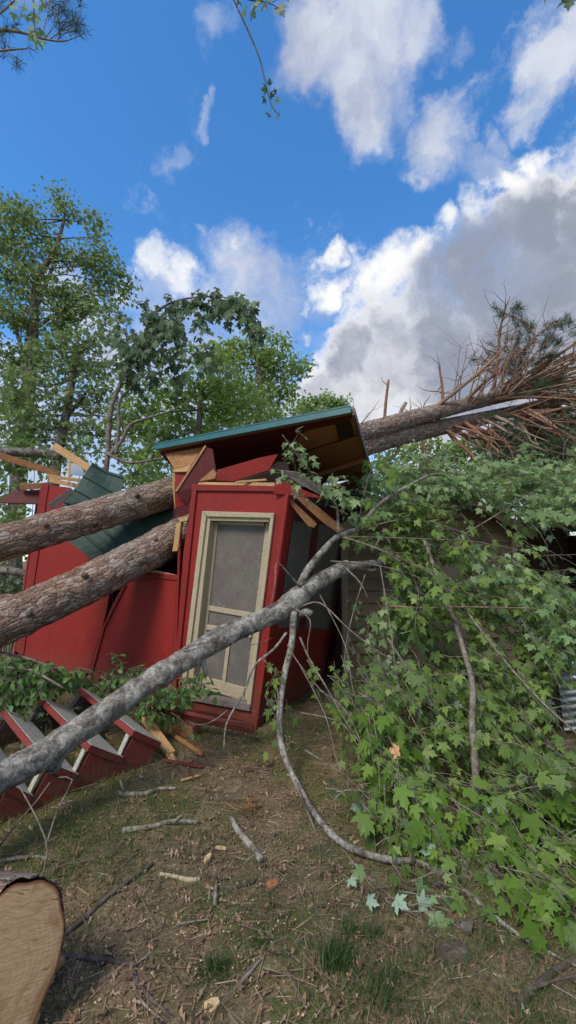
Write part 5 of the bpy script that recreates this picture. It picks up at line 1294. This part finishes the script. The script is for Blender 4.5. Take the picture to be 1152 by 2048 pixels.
for i, (x, y, yy, s, lab) in enumerate([(870, 1700, 2.5, .09, 'silvery upturned leaf hanging where the bent branch ends'), (935, 1730, 2.45, .09, 'silvery upturned leaf just below the dead grey limb'), (975, 1612, 2.6, .07, 'pale silvery leaf right of the dead grey limb'), (720, 1610, 2.8, .08, 'silvery leaf inside the bend of the fallen branch')]):
    ground_leaf(lab, x, y, s, M['silver_leaf'], n=(0, -.9, .4), Y=yy)
# dead pine sprig
l_ = Leaves(); c = G(485, 1612, .04)
for _ in range(3):
    needle_tuft(l_, c + np.array([rng.normal(0, .07), rng.normal(0, .04), 0]), nrm(np.array([rng.normal(), rng.normal(), .0])), 20, .09)
tag(link('pine_sprig', l_.mesh('pine_sprig', NEED), M['brown_needle']), 'tuft of dead orange pine needles near the lichen stick', 'pine sprig')

# ------------------------------------------------------------------ overhanging branches at the top of the frame
def hang(name, label, cat, stems, sprays, leaf, mat, twm='dark_stick'):
    root = thing(name, label, cat, P(*stems[0][0][:3]), 'branches hanging into the top of the view')
    mb = MB(); l_ = Leaves()
    for s in stems:
        a, b = smooth_path([P(x, y, d) for x, y, d, r in s], [r for *_, r in s], .03); mb.tube(a, b, 6)
    for (x, y, d, dx, dy, sz) in sprays:
        p = P(x, y, d); t = P(x + dx, y + dy, d - .02)
        l_.add(p, nrm(t - p) + rdir() * .15, nrm(np.array([rng.uniform(-.5, .5), -.55, -.7])), sz)
    mb.build('stem', M[twm], root, smooth=True)
    for i in range(len(l_.p)):
        link('leaf', l_.mesh('leaf', MAPLE, [i]), M[mat], root)
    return root
H = 2.4
hang('maple_twig', 'long thin maple twig dangling from the top centre of the frame', 'maple branch',
     [[(250, -900, H, .012), (330, -420, H, .010), (400, -160, H, .008), (440, -60, H, .006), (474, 14, H, .0055), (500, 70, H, .005), (520, 120, H, .0045), (533, 175, H, .004), (545, 215, H, .003), (560, 231, H, .002)],
      [(465, -15, H, .005), (500, 0, H, .004), (535, 5, H, .003), (560, 18, H, .002)], [(545, 5, H, .002), (575, -15, H, .002)]],
     [(533, 178, H, -14, 6, .05), (538, 170, H, 3, -10, .035), (530, 196, H, -6, 14, .05), (540, 190, H, 14, 4, .04), (548, 185, H, 8, -6, .03), (552, 196, H, 8, 16, .05), (545, 214, H, 4, 12, .035), (536, 226, H, 2, 20, .055), (556, 228, H, 2, 18, .045),
      (478, 0, H, -4, 18, .06), (488, 18, H, 8, 26, .07), (504, 20, H, 8, 26, .085), (510, 5, H, 4, 14, .06), (528, 8, H, 4, 26, .06), (556, 12, H, 14, 36, .10), (572, -8, H, 10, 16, .07), (520, -8, H, 8, 16, .07), (540, 0, H, -8, 12, .05)],
     .05, 'maple_dark')
hang('maple_twig', 'tip of a maple twig entering at the top right corner', 'maple branch',
     [[(880, -900, H, .012), (960, -420, H, .010), (1020, -160, H, .007), (1060, -60, H, .005), (1090, -20, H, .004), (1120, -10, H, .003), (1160, 0, H, .003)]],
     [(1092, -12, H, -8, 26, .07), (1140, -6, H, 2, 50, .13), (1125, -8, H, 12, 10, .06), (1165, 0, H, -6, 30, .1)], .07, 'maple_dark')
hang('maple_twig', 'clump of green maple leaves in front of the pine branch at the upper left', 'maple branch',
     [[(-60, -900, 3.2, .014), (10, -400, 3.2, .012), (45, -180, 3.2, .010), (60, -80, 3.2, .008), (66, -10, 3.2, .006), (70, 60, 3.2, .004), (75, 100, 3.2, .002)]],
     [(x, y, 3.2 + rng.normal(0, .05), rng.normal(0, 14), 24, rng.uniform(.06, .10)) for x, y in [(62, 52), (75, 62), (68, 72), (80, 80), (70, 90), (84, 60), (58, 66), (30, 10), (50, 15), (65, 8), (78, 14), (40, 28), (55, 32), (70, 26), (82, 6), (35, -8), (60, -12), (48, 2), (74, 40), (28, 26)]], .07, 'maple')
pb = thing('pine_bough', 'pine bough with dark needle clumps reaching in at the upper left corner', 'pine branch', P(-80, 110, 5.0), 'branches hanging into the top of the view')
H = 5.0; nb = Leaves(); mb = MB()
for s in ([(-900, 60, H + 1, .07), (-450, 110, H + .4, .05), (-200, 100, H, .036), (-90, 80, H, .03), (-10, 62, H, .024), (40, 64, H, .02), (90, 78, H, .015), (130, 82, H, .008), (165, 68, H, .004)], [(-450, 110, H + .4, .035), (-200, 125, H, .026), (-60, 112, H, .02), (0, 102, H, .014), (54, 97, H, .008)], [(-200, 100, H, .025), (-60, 60, H, .02), (0, 26, H, .015), (30, 0, H, .012), (60, -30, H, .008)],
          [(90, 76, H, .01), (105, 55, H, .007), (110, 30, H, .005), (120, 10, H, .003)], [(100, 78, H, .008), (125, 60, H, .006), (140, 50, H, .004), (155, 45, H, .003)], [(84, 70, H, .008), (95, 30, H, .006), (100, 0, H, .005), (130, -10, H, .004)], [(18, 102, H, .005), (22, 118, H, .004), (34, 128, H, .003)], [(115, 80, H, .006), (122, 70, H, .005), (150, 60, H, .003)], [(0, 80, H, .006), (14, 92, H, .003)]):
    a, b = smooth_path([P(x, y, d) for x, y, d, r in s], [r for *_, r in s], .05); mb.tube(a, b, 6)
    needle_tuft(nb, a[-1], nrm(a[-1] - a[-2]), 26, .11)
for (x, y) in [(110, 12), (120, 25), (130, 15), (140, 30), (150, 40), (158, 48), (145, 52), (160, 8), (105, 30), (118, 45), (135, 45), (125, 60), (152, 62), (98, 5), (10, 60), (5, 70), (28, 52), (33, 128), (8, 105), (120, 66), (140, -5), (90, -8), (15, -5), (0, 15)]:
    c0 = P(x, y, H + rng.normal(0, .1)); mb.tube([c0 + np.array([-.06, .0, -.08]), c0], [.004, .002], 4)
    needle_tuft(nb, c0, nrm(np.array([.4, 0, .5]) + rdir() * .4), 46, .12)
mb.build('stem', M['pine_branch'], pb, smooth=True); link('needles', nb.mesh('needles', NEED), M['needle'], pb)

# ------------------------------------------------------------------ grass, litter
BLADE = (np.array([(-.024, 0, 0), (.024, 0, 0), (.018, .5, .04), (-.018, .5, .04), (0, 1, -.10)]), np.array([(0, 1, 2), (0, 2, 3), (3, 2, 4)]))
def tuft(label, x, y, n, rad_, h):
    c = G(x, y); l_ = Leaves()
    for _ in range(int(n * 2.3)):
        o = c + np.array([np.clip(rng.normal(0, rad_ * .7), -1.6 * rad_, 1.6 * rad_), np.clip(rng.normal(0, rad_ * .7), -1.6 * rad_, 1.6 * rad_), 0]); o[2] = gz(o[0], o[1]) - .005
        l_.add(o, nrm(np.array([rng.normal(0, .35), rng.normal(0, .35), 1])), rdir(), h * .8 * rng.uniform(.4, 1.2))
    tag(link('grass_tuft', l_.mesh('grass_tuft', BLADE), M['tuft']), label, 'grass tuft', 'grass tufts in the yard')
for lab, x, y, n, r_, h in [('dense green grass tuft in the bottom centre right', 672, 1925, 170, .05, .11), ('upright grass tuft left of the dense one by the bottom centre', 430, 1945, 110, .04, .09), ('grass tuft above the dense centre right tuft', 700, 1865, 60, .035, .08), ('grass tuft right of the upper centre tuft', 745, 1870, 70, .04, .08),
                             ('wide grass patch at the bottom centre right edge of frame', 760, 1985, 150, .07, .09), ('grass tuft halfway down the yard right of centre', 530, 1890, 80, .05, .07), ('yellowish grass tuft at the right below the leaves', 985, 1890, 80, .05, .06), ('grass tuft beside the lichen stick', 545, 1815, 70, .06, .06), ('small grass tuft under the lichen stick', 500, 1730, 50, .05, .05),
                             ('grass tuft near the bare grey stick', 140, 1660, 70, .06, .06), ('grass tuft behind the sawn log', 160, 1735, 60, .06, .06), ('low grass tuft right of the sawn log', 330, 1935, 50, .05, .06), ('grass tuft at the bottom right corner', 1075, 2025, 80, .07, .07), ('low grass tuft among the litter at the bottom left', 120, 2020, 50, .06, .06)]:
    tuft(lab, x, y, n, r_, h)
FLAKE = (np.array([(0, 0, 0), (.14, .2, .15), (.10, .55, .05), (.2, .8, .2), (0, 1, -.1), (-.16, .7, .12), (-.05, .45, 0), (-.13, .2, .1)]), np.array([(0, 1, 7), (1, 2, 6), (1, 6, 7), (2, 3, 5), (2, 5, 6), (3, 4, 5)]))
def field(name, label, n, tpl, mat, size, stand, xr=(-4.2, 4.5), yr=(1.25, 6.2), dens=None, lift=.004):
    p = np.stack([rng.uniform(*xr, n), yr[0] + (yr[1] - yr[0]) * rng.random(n) ** 1.6, np.zeros(n)], 1)
    if dens is not None: p = p[dens(p[:, 0], p[:, 1]) > rng.random(len(p))]
    n = len(p); p[:, 2] = gz(p[:, 0], p[:, 1]) + lift * rng.uniform(.3, 2.5, n)
    l_ = Leaves(); l_.p = list(p)
    if stand: l_.d = list(np.stack([rng.normal(0, .5, n), rng.normal(0, .5, n), np.ones(n)], 1)); l_.n = list(rng.normal(size=(n, 3)))
    else:
        a = rng.uniform(0, 2 * math.pi, n); l_.d = list(np.stack([np.cos(a), np.sin(a), rng.normal(0, .12, n)], 1)); l_.n = list(np.stack([rng.normal(0, .28, n), rng.normal(0, .28, n), np.ones(n)], 1))
    l_.s = list(rng.uniform(size[0], size[1], n))
    return tag(link(name, l_.mesh(name, tpl), M[mat]), label, name.split('_')[-1], kind='stuff')
patch = lambda x, y: np.clip(.42 + .85 * (np.sin(2.1 * x + 1.3 * y + .4) * np.sin(1.7 * y - .9 * x + 2) + .35 * np.sin(5.3 * x) * np.sin(4.7 * y + 1)), .03, 1)
field('grass', 'thin patchy grass scattered over the yard', 130000, BLADE, 'grass', (.03, .075), True, dens=patch)
field('leaf_litter', 'brown dead leaves and flakes scattered over the yard', 22000, FLAKE, 'litter', (.012, .05), False)
field('oak_litter', 'larger curled dead leaves scattered over the yard', 170, MAPLE_LO, 'litter', (.035, .08), False, lift=.012)
field('needle_litter', 'fallen pine needles matted over the yard', 36000, NEED, 'brown_needle' if False else 'litter', (.05, .11), False, lift=.006)
TWIG = (np.array([(-.010, 0, 0), (.010, 0, 0), (.006, 1, .06), (-.006, 1, .06), (0, 0, .014), (0, 1, .07)]), np.array([(0, 4, 5), (0, 5, 3), (4, 1, 2), (4, 2, 5)]))
M['twiglet'] = leaf_mat('dead_twig', [(0, (.04, .028, .02)), (.5, (.10, .075, .055)), (.85, (.19, .15, .12)), (1, (.32, .28, .24))], (.12, .1, .08), .02, .85)
field('twig_litter', 'small dead twigs strewn over the yard', 1500, TWIG, 'twiglet', (.06, .26), False, lift=.01)
field('wood_chips', 'pale sawdust chips strewn beside the sawn log', 2200, DIAM, 'chip', (.004, .015), False, xr=(-1.7, .6), yr=(1.4, 3.4), lift=.008, dens=lambda x, y: np.exp(-((x + .45) ** 2 / .35 + (y - 1.95) ** 2 / .35)) + .06)
